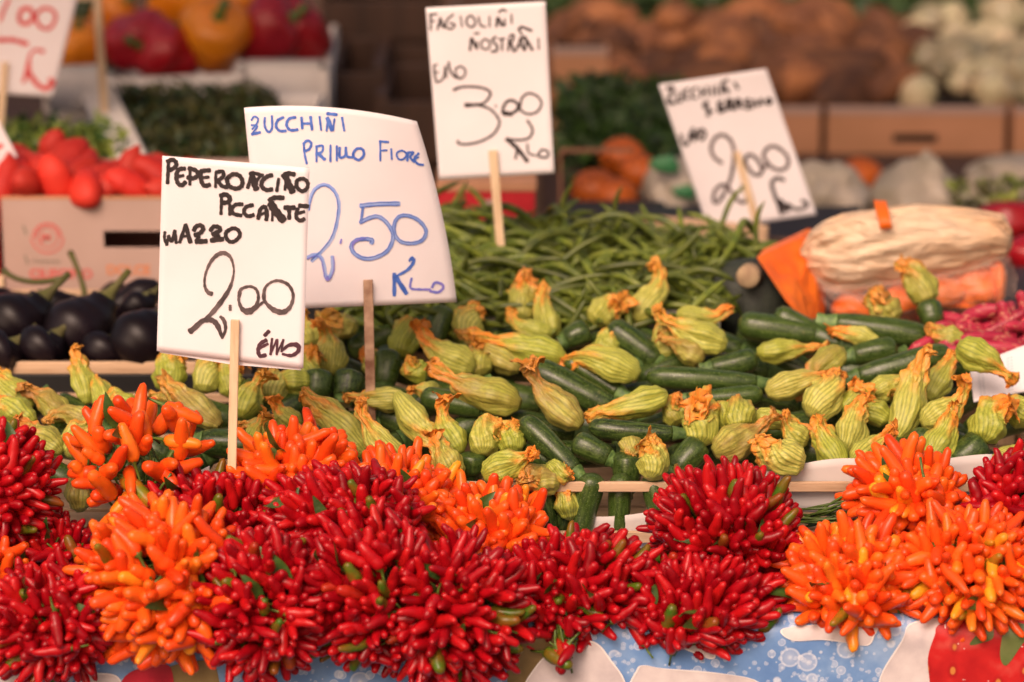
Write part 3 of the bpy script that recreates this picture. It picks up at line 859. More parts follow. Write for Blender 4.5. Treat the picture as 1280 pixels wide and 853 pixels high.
for a in [
 (210, 488, 213, 440, 44, 'ball', "pale green round flower nearest below the black lettered card's left corner", 2, 0.010),
 (256, 490, 262, 446, 40, 'ball', "second round flower under the black lettered card, left of its stick", 4, 0.010),
 (290, 496, 286, 452, 36, 'ball', "pale flower directly behind the stick of the black lettered card", 0, 0.004),
 (302, 522, 316, 470, 46, 'long', "bulb flower with an orange rag hanging right, crossed by the black card's stick", 2, 0.016),
 (342, 502, 336, 464, 42, 'ball', "green flower with orange crown right of the black card's stick", 1, 0.010),
 (390, 476, 344, 484, 44, 'tall', "smooth green flower lying under the black card's right corner", 1, 0.008),
 (276, 532, 206, 482, 46, 'tall', "long yellow folded flower behind the loose orange chilli bunch", 3, 0.018),
 (238, 500, 192, 494, 38, 'long', "olive flower left of the long yellow folded one", 7, 0.008),
 (110, 504, 98, 444, 36, 'tall', "tall green flower poking up before the pale slat of the aubergine crate", 2, 0.012),
 (140, 512, 116, 468, 36, 'long', "orange-edged flower leaning on the tall green one", 1, 0.006),
 (40, 510, -12, 468, 44, 'tall', "green flower at the left edge nearest the aubergine crate", 0, 0.012),
 (44, 528, -14, 500, 42, 'tall', "cream yellow flower at the left edge under the green one", 1, 0.018),
 (78, 566, 26, 534, 46, 'tall', "cream closed flower with an orange spot above the left red chilli bunch", 2, 0.014),
 (84, 526, 44, 480, 40, 'long', "flower with a dark orange heart left of the tall green one", 5, 0.010),
 (120, 530, 62, 504, 34, 'long', "thin flower with a brown shrivelled tip behind the loose orange chillies", 6, 0.016),
 (90, 572, 104, 530, 44, 'ball', "pale ball flower beside the left side of the loose orange chilli bunch", 4, 0.010),
 (312, 566, 322, 522, 34, 'long', "small orange frilled flower behind the chillies right of the black card's stick", 2, 0.008),
 (170, 520, 140, 492, 40, 'ball', "lime flower behind the tips of the loose orange chilli bunch", 5, 0.004),
 (340, 540, 300, 532, 34, 'long', "limp green petal flower lying under the black card's stick, near its foot", 3, 0.004),
 (370, 540, 346, 506, 40, 'long', "drooping tan flower just above the back orange chillies", 5, 0.010),
 (100, 640, 96, 590, 40, 'tall', "shaded flower between the left red bunch and the loose orange bunch", 3, 0.000),
 ]:
    flower(a[0], a[1], a[2], a[3], a[4], a[5], a[6], a[7], a[8], group=GL)
# courgettes buried under the others: only slivers of them show
rb = random.Random(4)
for i, (x, y) in enumerate([(x + (y // 40 % 2) * 34, y) for y in range(425, 600, 36) for x in range(390, 1290, 82)]):
    an = rb.uniform(-0.9, 0.9)
    dx, dy = 62 * math.cos(an), 30 * math.sin(an)
    courgette(x - dx, y - dy, x + dx, y + dy, rb.uniform(34, 42), "dark courgette buried under the flowers of the right crate", -0.022 - rb.random() * 0.012, 3 if i % 2 else 0, group="buried courgettes of the right crate")
for i, (x, y) in enumerate([(x + (y // 40 % 2) * 34, y) for y in range(520, 600, 36) for x in range(-20, 390, 82)]):
    an = rb.uniform(-0.9, 0.9)
    dx, dy = 62 * math.cos(an), 30 * math.sin(an)
    courgette(x - dx, y - dy, x + dx, y + dy, rb.uniform(34, 42), "dark courgette buried under the flowers of the left crate", -0.022 - rb.random() * 0.012, 3 if i % 2 else 0, group="buried courgettes of the left crate")
for i, x in enumerate([672, 712, 742, 776, 812, 842]):
    courgette(x, 592, x + rb.uniform(-34, 30), 672, 29 + 3 * (i % 3), "dark courgette standing in the gap below the right crate's front slat", -0.030 - 0.006 * (i % 2), i % 3, group="courgettes in the slat gap", stalk=False, steep=True)

# ---------------------------------------------------------------- crates
def crate(label, x0, x1, y0, y1, z0, z1, slats, back=0.03):
    t = empty("wooden_crate", ((x0 + x1) / 2, (y0 + y1) / 2, z0), label, "crate")
    o = V((t.location.x, t.location.y, z0))
    th = 0.006
    for (za, zb) in slats:
        MB().add(*bevel_box(x0 - o.x, x1 - o.x, y0 - o.y, y0 + th - o.y, za - z0, zb - z0, 0.001)).build("slat", M['wood'], t, False)
        MB().add(*bevel_box(x0 - o.x, x1 - o.x, y1 - th - o.y, y1 - o.y, za - z0, zb - z0 + back, 0.001)).build("slat", M['wood'], t, False)
        for sx in (x0, x1 - th):
            MB().add(*bevel_box(sx - o.x, sx + th - o.x, y0 + th + 0.001 - o.y, y1 - th - 0.001 - o.y, za - z0, zb - z0, 0.001)).build("slat", M['wood_y'], t, False)
    n = 5
    for i in range(n):
        a = y0 + 0.008 + (y1 - y0 - 0.016) * i / n
        MB().add(*bevel_box(x0 + 0.007 - o.x, x1 - 0.007 - o.x, a - o.y, a + (y1 - y0) / n * 0.8 - o.y, 0.0, 0.005, 0.001)).build("slat", M['wood'], t, False)
    for sx in (x0 + 0.007, x1 - 0.030):
        for sy in (y0 + 0.007, y1 - 0.030):
            MB().add(*bevel_box(sx - o.x, sx + 0.022 - o.x, sy - o.y, sy + 0.022 - o.y, 0.006, z1 - z0 - 0.002, 0.001)).build("corner_post", M['wood_v'], t, False)
    return t
Pa, Pb = P(466, 606, 0.198), P(1236, 600, 0.198)
zt = Pa.z
crate("pale wooden crate of courgettes and flowers with one thin front slat, right", Pa.x, Pb.x + 0.10, 0.196, 0.62, 0.6525, zt + 0.004, [(zt - 0.008, zt + 0.003), (0.668, 0.681)])
crate("pale wooden courgette crate behind the left chilli bunches", P(-70, 600, 0.236).x, Pa.x - 0.012, 0.206, 0.56, 0.6525, zt + 0.004, [(zt - 0.012, zt + 0.001), (0.668, 0.684)], -0.002)
# paper liners: curved white sheets inside the right crate
def sheet(name, mat, fn, nu, nv, parent=None, th=0.0006):
    vs, fs = [], []
    for side in (0, 1):
        for i in range(nu + 1):
            for j in range(nv + 1):
                p = fn(i / nu, j / nv)
                vs.append(p + V((0, -th if side else 0, 0)))
    N = (nu + 1) * (nv + 1)
    for i in range(nu):
        for j in range(nv):
            a = i * (nv + 1) + j
            q = (a, a + nv + 1, a + nv + 2, a + 1)
            fs.append(q[::-1]); fs.append(tuple(k + N for k in q))
    bd = [(i, 0) for i in range(nu)] + [(nu, j) for j in range(nv)] + [(i, nv) for i in range(nu, 0, -1)] + [(0, j) for j in range(nv, 0, -1)]
    ids = [i * (nv + 1) + j for i, j in bd]
    for a, b in zip(ids, ids[1:] + ids[:1]):
        fs.append((a, b, b + N, a + N))
    return MB().add(vs, fs).build(name, mat, parent)
def liner_r(u, v):
    px = lerp(900, 1240, u)
    top = lerp(590, 572, u) + 4 * math.sin(u * 11) - 5 * math.sin(u * 3.1)
    bot = 640
    return P(px, lerp(bot, top, v), 0.2085 + 0.004 * math.sin(u * 7) * (1 - v))
tag(sheet("paper_liner", M['liner'], liner_r, 40, 6), "white paper liner sticking up behind the right part of the front slat", "paper")
def liner_l(u, v):
    px = lerp(600, 900, u)
    top = 624 + 26 * math.sin(PI * min(1, max(0, (u - 0.05) / 0.9))) ** 1.0 - 22 * max(0, (u - 0.75) / 0.25) - 4
    return P(px, lerp(694, top, v), 0.2075 + 0.002 * math.sin(u * 9))
tag(sheet("paper_liner", M['liner'], liner_l, 40, 6), "white scooped paper liner showing in the gap under the front slat", "paper")
def liner_x(u, v):
    px = lerp(150, 262, u)
    return P(px, lerp(720, 596 + 18 * math.sin(u * 4), v), 0.199 + 0.003 * math.sin(u * 8 + v * 3))
tag(sheet("paper_liner", M['liner'], liner_x, 20, 8), "crumpled white paper behind the stems of the loose orange bunch", "paper")
# rear paper edge between courgettes and beans
def liner_b(u, v):
    px = lerp(520, 900, u)
    return P(px, lerp(430, 391 + 3 * math.sin(u * 13), v), 0.628 + 0.003 * math.sin(u * 8))
tag(sheet("paper_liner", M['liner'], liner_b, 30, 4), "white paper edge between the courgette flowers and the green beans", "paper")

# printed wedge of paper at the right
pw = empty("printed_paper", P(1245, 470, 0.40), "white paper wedge with faint blue grey print at the right edge", "paper")
def paperf(u, v):
    a, b, c, d = V((1212, 458)), V((1300, 424)), V((1300, 486)), V((1217, 503))
    q = a.lerp(b, u).lerp(d.lerp(c, u), 1 - v)
    return P(q.x, q.y, 0.398 + 0.006 * math.sin(u * 3) + 0.055 * v) - pw.location
sheet("sheet", M['card'], paperf, 16, 10, pw)
inkp = simple("faint_blue_grey_print", (0.45, 0.50, 0.58), 0.6, 0, 300, 0, dark=(0.60, 0.60, 0.62))
for k, (u0, u1) in enumerate([(0.10, 0.20), (0.52, 0.62), (0.78, 0.90)]):
    mb = MB()
    rows = 12 if k < 2 else 5
    for r in range(rows):
        for c in range(2):
            v0 = 0.10 + (0.8 if k < 2 else 0.35) * r / rows + (0 if k < 2 else 0.3)
            ua = u0 + (u1 - u0) * c / 2; ub = ua + (u1 - u0) * 0.36
            q = [paperf(ua, v0), paperf(ub, v0), paperf(ub, v0 + 0.022), paperf(ua, v0 + 0.022)]
            mb.add([p + V((0, -0.0010, 0)) for p in q], [(0, 1, 2, 3)])
    tag(mb.build("print", inkp, pw, False), kind='stuff')

# ---------------------------------------------------------------- green beans
def pod_mesh(name, mat, L, R, bend, seed, seg=8, n=12, bumps=0.0):
    rnd = random.Random(seed)
    path, rad = [], []
    b2 = rnd.uniform(-0.6, 0.6)
    for i in range(n):
        t = i / (n - 1) - 0.5
        path.append(V((L * t, L * bend * (0.25 - t * t) * 1.6 + L * 0.10 * b2 * math.sin(t * 6), L * 0.06 * math.sin(t * 5 + seed))))
        rad.append(R * prof(i / (n - 1), [(0, 0.25), (0.07, 0.8), (0.3, 1), (0.7, 1), (0.92, 0.7), (1, 0.12)]) * (1 + bumps * math.sin(i * 1.7)))
    vs, fs = loft(path, rad, seg)
    return MB().add(vs, fs).mesh(name, [mat])
BEAN = [pod_mesh("green_bean", M['bean'], 0.136 * k, 0.0047, b * 1.0, i) for i, (k, b) in enumerate([(1, 0.1), (1.15, 0.35), (0.85, -0.3), (1.0, 0.6), (1.2, -0.15), (0.9, 0.2), (1.1, -0.5), (0.95, 0.05), (0.7, 0.5), (1.25, 0.25)])]
rb = random.Random(11)
def dome(x, Y):
    u = (x - 0.02) / 0.24; v = (Y - 0.80) / 0.19
    return max(0.0, 1 - u * u * 0.8) * max(0.0, 1 - v * v)
def bean_m(px, py, lift, f=beans_f, yaw=None, pitch=None, rs=1.0):
    p = on_surf(px, py, f, lift)
    yaw = rb.uniform(-PI, PI) if yaw is None else yaw
    pitch = rb.gauss(0, 0.28) if pitch is None else pitch
    m = Matrix.Translation(p) @ Matrix.Rotation(yaw, 4, 'Z') @ Matrix.Rotation(pitch, 4, 'Y') @ Matrix.Rotation(rb.uniform(-PI, PI), 4, 'X') @ Matrix.Scale(rb.uniform(0.85, 1.1) * rs, 4)
    return p, m
def bean_top(px):   # photo row of the top edge of the heap
    return prof(px, [(380, 300), (540, 262), (600, 272), (680, 286), (720, 282), (800, 292), (900, 298), (960, 306), (1000, 345)])
k = 0
while k < 295:
    px = rb.uniform(470, 965); py = rb.uniform(256, 400)
    if py < bean_top(px) + 4 or (px > 872 and py > 318 - (px - 872) * 0.05): continue
    yaw = rb.choice([rb.gauss(0, 0.5), rb.gauss(0.3, 0.9), rb.uniform(-PI, PI)])
    p, m = bean_m(px, py, 0.004 + rb.random() * 0.020, yaw=yaw)
    o = link("green_bean", rb.choice(BEAN)); o.matrix_world = m
    tag(o, "green bean in the big heap behind the courgette flowers", "green bean", "green beans on top of the heap")
    k += 1
mb = MB()
for i in range(900):
    px = rb.uniform(450, 985); py = rb.uniform(258, 408)
    if py < bean_top(px) + 8 or (px > 872 and py > 318): continue
    p, m = bean_m(px, py, -0.02 + rb.random() * 0.024)
    me = rb.choice(BEAN)
    mb.add([m @ v.co for v in me.vertices], [tuple(f.vertices) for f in me.polygons])
tag(mb.build("green_bean_heap", M['bean']), "lower layers of the heap of green beans", "green beans", kind='stuff')
for px, py, a, lab in [(700, 262, 1.15, "single green bean sticking up steeply from the back of the heap"), (905, 262, 0.95, "green bean sticking up just left of the tilted card's stick"), (945, 288, 1.3, "green bean pointing up right under the tilted card"), (768, 268, 1.3, "short green bean upright at the back of the heap, right of the steep one")]:
    p, m = bean_m(px, py + 14, 0.02)
    o = link("green_bean", BEAN[0])
    o.matrix_world = Matrix.Translation(P(px, py + 12, p.y)) @ Matrix.Rotation(-a, 4, 'Y') @ Matrix.Scale(0.75, 4)
    tag(o, lab, "green bean")
# the shallow tray under the beans
bt = empty("bean_tray", (0.05, 0.83, 0.712), "shallow dark tray holding the heap of green beans", "tray")
MB().add(*bevel_box(-0.36, 0.34, -0.185, 0.21, 0, 0.006, 0.001)).build("base", M['dark_plastic_and_shade'], bt, False)
for b in ((-0.36, 0.34, -0.191, -0.186, 0, 0.068), (-0.36, 0.34, 0.211, 0.216, 0, 0.075), (-0.366, -0.361, -0.19, 0.215, 0, 0.07), (0.341, 0.346, -0.19, 0.215, 0, 0.07)):
    MB().add(*bevel_box(*b, 0.001)).build("side", M['dark_plastic_and_shade'], bt, False)

# ---------------------------------------------------------------- borlotti beans at the right
BORL = [pod_mesh("borlotti_bean", M['borlotti'], 0.12 * k, 0.0072, b, 30 + i, 10, 14, 0.06) for i, (k, b) in enumerate([(1, 0.1), (1.1, 0.25), (0.9, -0.2), (1.0, -0.1)])]
def bor_f(Y): return 0.80 + (Y - 0.6) * 0.15
for i in range(46):
    px = rb.uniform(1190, 1330); py = rb.uniform(388, 440)
    if py < 402 - (px - 1190) * 0.10: continue
    p, m = bean_m(px, py, rb.random() * 0.02, bor_f, rb.gauss(0.2, 0.6), rb.gauss(0, 0.2))
    o = link("borlotti_bean", rb.choice(BORL)); o.matrix_world = m
    tag(o, "pink speckled borlotti pod in the pile at the right edge", "bean pod", "borlotti pods at the right edge")
for x0, y0, x1, y1, lab in [(1252, 378, 1258, 438, "pink pod standing nearly upright in front of the borlotti pile"), (1190, 412, 1262, 386, "long pink pod lying across the top of the borlotti pile"), (1276, 366, 1284, 420, "pink pod upright at the very right edge")]:
    p, d, s = pos_dir((x0 + x1) / 2, (y0 + y1) / 2, x1 - x0, y1 - y0, bor_f, 0.025)
    o = link("borlotti_bean", BORL[0])
    x = d.normalized(); z = V((0, -1, 0)); y = z.cross(x).normalized(); z = x.cross(y)
    o.matrix_world = Matrix.Translation(p) @ Matrix((x * (d.length / 0.12), y * 1.25, z * 1.25)).transposed().to_4x4()
    tag(o, lab, "bean pod")
bt = empty("bean_tray", (0.62, 0.62, 0.712), "dark tray under the pink borlotti pods", "tray")
MB().add(*bevel_box(-0.15, 0.2, -0.06, 0.2, 0, 0.075, 0.003)).build("base", M['dark_plastic_and_shade'], bt, False)

# ---------------------------------------------------------------- aubergines
def aub_f(Y): return 0.775 + (Y - 0.58) * 0.05
def aubergine(x0, y0, x1, y1, w, label, stem=None, lift=0.0, tiltk=0.0):
    """x0,y0 blossom end, x1,y1 calyx end"""
    p, d, s = pos_dir((x0 + x1) / 2, (y0 + y1) / 2, x1 - x0, y1 - y0, aub_f, lift)
    d = d + (p - CAMP).normalized() * tiltk
    L = d.length; R = w / 2 / s
    root = empty("aubergine", p, label, "aubergine", "aubergines in the left crate")
    n = 16
    path = [d * (i / (n - 1) - 0.5) + V((0, 0, 0.004 * math.sin(i * 0.4))) for i in range(n)]
    rad = [R * prof(i / (n - 1), [(0, 0.08), (0.05, 0.45), (0.15, 0.78), (0.36, 1.0), (0.7, 0.82), (1, 0.42)]) for i in range(n)]
    MB().add(*loft(path, rad, 24)).build("fruit", M['aubergine'], root)
    e = path[-1]; u = d.normalized()
    cp = [e - u * R * 0.55, e - u * R * 0.1, e + u * R * 0.25, e + u * R * 0.5, e + u * R * 1.1]
    MB().add(*loft(cp, [R * 0.50, R * 0.36, R * 0.17, R * 0.11, R * 0.10], 16, True, lambda i, j, r: r * (1 + (0.35 * math.cos(5 * 2 * PI * j / 16) if i == 0 else 0)))).build("calyx", M['aub_calyx'], root)
    if stem:
        q = P(stem[0], stem[1], p.y + 0.05 + 0.05) - p
        MB().add(*loft(bez(e + u * R * 0.9, e.lerp(q, 0.5) + V((0, 0, -0.006)), q, 8), [0.0036] * 7 + [0.0045], 8)).build("stem", M['aub_calyx'], root)
    return root
for a in [
 (74, 444, 130, 372, 86, "glossy round-ended aubergine left of the black lettered card", None, 0.010),
 (-4, 430, 52, 372, 84, "aubergine at the left edge with a highlight under the carton", (4, 338), 0.012),
 (152, 456, 215, 390, 84, "aubergine partly behind the black lettered card", None, 0.012),
 (38, 454, 70, 418, 66, "aubergine nearest the pale slat, between the left edge and the round-ended one", None, 0.000),
 (-12, 456, 18, 428, 64, "aubergine at the left edge lowest behind the slat", None, 0.000),
 (120, 458, 140, 424, 62, "small dark aubergine low in the middle behind the slat", None, -0.006),
 ]:
    aubergine(a[0], a[1], a[2], a[3], a[4], a[5], a[6], a[7])
for x0, y0, x1, y1, w, st, lab in [(205, 366, 128, 384, 44, (88, 316), "aubergine lying on its side behind, its long green stem pointing up left"), (40, 386, 112, 376, 36, None, "aubergine lying crosswise under the printed carton"), (160, 398, 190, 366, 40, None, "upright aubergine with a green calyx beside the black card's left edge"), (-20, 388, 30, 370, 40, None, "aubergine at the left edge lying under the corner of the carton")]:
    p = aubergine(x0, y0, x1, y1, w, lab, st, 0.004)
for x, y in [(150, 380), (60, 390), (20, 440), (100, 440), (175, 450), (210, 430)]:
    aubergine(x - 20, y + 8, x + 20, y - 8, 56, "dark aubergine buried in the crate, barely showing", None, -0.030)
crate("dark aubergine crate with a pale front slat at the left", P(-80, 460, 0.57).x, P(285, 460, 0.57).x, 0.566, 0.93, 0.712, 0.79, [(P(100, 468, 0.566).z, P(100, 453, 0.566).z)], -0.002)
o = MB().add(*bevel_box(P(-78, 460, 0.57).x, P(283, 460, 0.57).x, 0.575, 0.92, 0.718, 0.735, 0.002)).build("black_sheet", M['dark_plastic_and_shade'], None, False)
tag(o, "black lining sheet in the bottom of the aubergine crate", "sheet")
o = MB().add(*bevel_box(P(-90, 460, 0.56).x, P(455, 460, 0.56).x, 0.560, 0.5635, 0.652, P(100, 469, 0.56).z, 0.001)).build("black_sheet", M['dark_plastic_and_shade'], None, False)  # black sheet stands in for the shade in the gap under the slat
tag(o, "black upright sheet standing in for the shaded gap behind the left courgette flowers, under the pale slat", "sheet")

# ---------------------------------------------------------------- carton of tomatoes
def panel_with_slot(x0, x1, z0, z1, y0, y1, sx0, sx1, sz0, sz1):
    mb = MB()
    for b in ((x0, sx0, y0, y1, z0, z1), (sx1, x1, y0, y1, z0, z1), (sx0, sx1, y0, y1, z0, sz0), (sx0, sx1, y0, y1, sz1, z1)):
        mb.add(*box(*b))
    return mb
YB = 0.965
a, b = P(6, 358, YB), P(330, 250, YB)
tc = empty("tomato_carton", ((a.x + b.x) / 2, YB, 0.712), "printed pale pink carton full of red tomatoes, left", "carton")
o = tc.location
s0, s1 = P(130, 310, YB), P(245, 289, YB)
z0 = 0.0015; zt = b.z - o.z
panel_with_slot(a.x - o.x, b.x - o.x, z0, zt, 0, 0.004, s0.x - o.x, s1.x - o.x, s0.z - o.z, s1.z - o.z).build("front_panel", M['box_white'], tc, False)
MB().add(*box(a.x - o.x, b.x - o.x, 0.26, 0.264, z0, zt)).build("back_panel", M['box_white'], tc, False)
for x in (a.x, b.x - 0.004): MB().add(*box(x - o.x, x + 0.004 - o.x, 0.0045, 0.2595, z0, zt)).build("side_panel", M['box_brown'], tc, False)
MB().add(*box(a.x - o.x, b.x - o.x, -0.0005, 0.0065, zt + 0.0005, zt + 0.004)).build("rim", M['cardboard'], tc, False)
MB().add(*box(a.x - o.x + 0.0045, b.x - o.x - 0.0045, 0.0045, 0.2595, z0, z0 + 0.003)).build("base", M['box_brown'], tc, False)
printr = simple("red_carton_print", (0.62, 0.12, 0.11), 0.7); printo = simple("orange_carton_print", (0.66, 0.24, 0.10), 0.7); printg = simple("grey_carton_print", (0.20, 0.20, 0.15), 0.7)
def text_on(parent, body, px, py, Y, h, mat, name="print", w=1.0, off=0.0):
    cu = bpy.data.curves.new(name, 'FONT')
    cu.body = body; cu.size = 1.0; cu.offset = off
    tmp = bpy.data.objects.new("tmp", cu); COL.objects.link(tmp)
    dg = bpy.context.evaluated_depsgraph_get()
    me = bpy.data.meshes.new_from_object(tmp.evaluated_get(dg))
    bpy.data.objects.remove(tmp)
    me.materials.clear(); me.materials.append(mat)
    p = P(px, py, Y)
    ob = link(name, me, parent)
    ob.matrix_local = Matrix.Translation(p - parent.location) @ Matrix.Rotation(PI / 2, 4, 'X') @ Matrix.Diagonal((h * w, h, h, 1))
    return ob
def ring(parent, px, py, Y, r0, r1, mat, name="printed_ring", n=40, a0=0.0, a1=2 * PI):
    s = scale_at(Y, py); c = P(px, py, Y) - parent.location
    vs, fs = [], []
    for i in range(n + 1):
        a = a0 + (a1 - a0) * i / n
        for r in (r0, r1): vs.append(c + V((math.cos(a) * r / s, 0, math.sin(a) * r / s)))
    for i in range(n): fs.append((2 * i, 2 * i + 1, 2 * i + 3, 2 * i + 2))
    return MB().add(vs, fs).build(name, mat, parent, False)
YP = YB - 0.0008
ring(tc, 59, 297, YP, 12, 13.5, printr); ring(tc, 59, 297, YP, 19, 21, printr, a0=PI, a1=2 * PI)
for i in range(11):
    an = PI - PI * (i + 0.5) / 11
    ring(tc, 59 + 17 * math.cos(an), 297 - 17 * math.sin(an), YP, 0, 2.2, printr, "printed_letter_dot", 8)
text_on(tc, "JM", 51, 301, YP, 0.013, printr, off=0.03)
text_on(tc, "Consorzio", 41, 329, YP, 0.0085, printg)
text_on(tc, "CILIEGINO", 37, 348, YP, 0.0175, printr, w=0.98, off=0.03)
text_on(tc, "DOLCE", 133, 343, YP, 0.0175, printo, w=1.0, off=0.03)
for x, y in ((30, 288), (32, 325)):
    MB().add([P(x - 2, y - 6, YP) - o, P(x, y - 6, YP) - o, P(x + 4, y + 5, YP) - o, P(x + 2, y + 6, YP) - o], [(0, 3, 2, 1)]).build("printed_tick", printg, tc, False)
# carton left of it (red side)
rc = tag(MB().add(*bevel_box(P(-60, 300, YB).x, P(-1, 300, YB).x, YB - 0.01, YB + 0.25, 0.7135, P(0, 246, YB).z, 0.002)).build("red_carton", M['red_card'], None, False), "red carton side at the left edge beside the printed carton", "carton")
def tomato_mesh(seed):
    rnd = random.Random(seed)
    n, seg = 14, 20
    L, R = 0.105, 0.025
    path = [V((L * (i / (n - 1) - 0.5), 0, 0.004 * math.sin(i * 0.5))) for i in range(n)]
    rad = [R * prof(i / (n - 1), [(0, 0.25), (0.06, 0.6), (0.25, 0.98), (0.5, 1), (0.8, 0.72), (1, 0.10)]) for i in range(n)]
    ph = rnd.random() * 6
    return MB().add(*loft(path, rad, seg, True, lambda i, j, r: r * (1 + 0.05 * math.cos(3 * 2 * PI * j / seg + ph)))).mesh("long_tomato", [M['tomato']])
TOM = [tomato_mesh(i) for i in range(4)]
def tom_f(Y): return 0.885 + (Y - 0.97) * 0.10
rb = random.Random(3)
spots = [(x + rb.uniform(-8, 8) + (i % 2) * 22, y) for i, y in enumerate(range(234, 165, -12)) for x in range(-30, 235, 34)]
for (x, y) in spots:
    if y < prof(x, [(-40, 188), (70, 192), (130, 214), (240, 220)]): continue
    p = on_surf(x, y, tom_f, 0.0)
    if p.y > 1.21: continue
    o = link("tomato", rb.choice(TOM))
    o.matrix_world = Matrix.Translation(p) @ Matrix.Rotation(rb.uniform(-PI, PI), 4, 'Z') @ Matrix.Rotation(rb.gauss(0.1, 0.6), 4, 'Y') @ Matrix.Rotation(rb.uniform(-PI, PI), 4, 'X') @ Matrix.Scale(rb.uniform(0.75, 1.0), 4)
    tag(o, "long red tomato, %s from the left edge in the %s row of the printed carton" % (ORD[max(0, int((x + 38) / 34))], ORD[(234 - y) // 12]), "tomato", "long red tomatoes in the carton")
for x in range(-20, 240, 34):
    for k in range(5):
        o = link("tomato", TOM[k % 4])
        o.matrix_world = Matrix.Translation(V((P(x, 230, 1.0).x, 1.02 + k * 0.045, 0.852))) @ Matrix.Rotation(rb.uniform(-PI, PI), 4, 'Z') @ Matrix.Scale(1.15, 4)
        tag(o, "long red tomato heaped in the printed carton at the left", "tomato", "long red tomatoes in the carton")

# ---------------------------------------------------------------- pumpkin wedge and tied bag at the right
def blob(c, R, seed, amp=0.15, fr=1.3, nu=40, nv=28, fn=None):
    vs, fs = [], []
    off = V((seed * 7.7, seed * 3.1, seed))
    for i in range(nv + 1):
        ph = PI * i / nv
        for j in range(nu):
            th = 2 * PI * j / nu
            d = V((math.sin(ph) * math.cos(th), math.sin(ph) * math.sin(th), math.cos(ph)))
            k = 1 + amp * noise.noise(d * fr + off) + amp * 0.4 * noise.noise(d * fr * 3 + off)
            p = V((d.x * R[0], d.y * R[1], d.z * R[2])) * k
            if fn: p = fn(p, d)
            vs.append(p + c)
    for i in range(nv):
        for j in range(nu):
            k = (j + 1) % nu
            fs.append((i * nu + j, (i + 1) * nu + j, (i + 1) * nu + k, i * nu + k))
    return vs, fs
pc = P(925, 392, 0.74)
pk = empty("pumpkin_wedge", pc, "cut pumpkin wedge with dark rind, orange flesh and a pale stem stub", "pumpkin")
def rindf(p, d): return V((p.x, p.y, p.z))
s = scale_at(0.74, 360)
def PX(px, py, Y, o): return P(px, py, Y) - o
# rind: front lump; flesh: slab leaning behind it
vs, fs = blob(V((0.012, 0.02, 0.012)), (0.062, 0.05, 0.052), 3, 0.08)
MB().add(vs, fs).build("rind", M['pumpkin_rind'], pk)
fl = [PX(946, 322, 0.72, pc), PX(1002, 296, 0.80, pc), PX(1018, 300, 0.80, pc), PX(1024, 400, 0.72, pc), PX(1008, 404, 0.66, pc), PX(982, 376, 0.66, pc)]
bk2 = [q + V((0.012, 0.045, 0.0)) for q in fl]
mb = MB(); n = len(fl); nsub = 8
cen = sum(fl, V()) / n; cen2 = sum(bk2, V()) / n
def fan(c, ring_, flip):
    vv, ff = [], []
    for k in range(nsub + 1):
        for i in range(n):
            for m_ in range(6):
                q = ring_[i].lerp(ring_[(i + 1) % n], m_ / 6)
                p = c.lerp(q, k / nsub)
                if 0 < k < nsub: p = p + V(noise.noise_vector(p * 60)) * 0.004
                vv.append(p)
    N = n * 6
    for k in range(nsub):
        for i in range(N):
            f = (k * N + i, k * N + (i + 1) % N, (k + 1) * N + (i + 1) % N, (k + 1) * N + i)
            ff.append(f[::-1] if flip else f)
    return vv, ff
mb.add(*fan(cen, fl, True)); mb.add(*fan(cen2, bk2, False))
for i in range(n):
    j = (i + 1) % n
    mb.add([fl[i], fl[j], bk2[j], bk2[i]], [(0, 1, 2, 3)])
mb.build("flesh", M['pumpkin_flesh'], pk)
c = PX(936, 346, 0.690, pc)
MB().add(*loft([c + V((0.004, 0.024, -0.004)), c + V((0.001, 0.008, 0)), c + V((-0.001, -0.001, 0)), c + V((-0.0015, -0.004, 0))], [0.016, 0.0135, 0.0145, 0.0125], 18)).build("stem_stub", M['cork'], pk)

# tied bag
def bag_mat(name, col, alpha_lo, alpha_hi):
    m = NT(name)
    vec = m.coord('Object')
    w = m.n("ShaderNodeTexNoise"); w.inputs['Scale'].default_value = 14; w.inputs['Detail'].default_value = 5
    w.inputs['Distortion'].default_value = 1.4
    st = m.coord('Object', (14, 30, 60)); m.l(st, w.inputs['Vector']); w.inputs['Scale'].default_value = 1.2
    m.bump(w.outputs[0], 0.9, 0.010)
    if name.startswith('cream'): col = m.mix(m.ramp(m.noise(m.coord('Object'), 9, 3), [(0.42, 0.0), (0.68, 0.6)]), col, (0.80, 0.44, 0.20))
    a = m.ramp(w.outputs[0], [(0.3, alpha_lo), (0.7, alpha_hi)])
    m.l(a, m.b.inputs['Alpha'])
    return m.set(col, 0.24)
M['bag_cream'] = bag_mat("cream_plastic_bag", (0.84, 0.66, 0.46), 0.62, 0.92)
M['bag_clear'] = bag_mat("clear_plastic_film", (0.85, 0.62, 0.50), 0.08, 0.34)
bc = P(1140, 360, 0.78)
bg_ = empty("plastic_bag", bc, "cream folded plastic bag with orange tape, wrapping orange pumpkin pieces", "bag")
s = scale_at(0.78, 330)
def outline_pt(px, py, dy=0): return P(px, py, 0.78 + dy) - bc
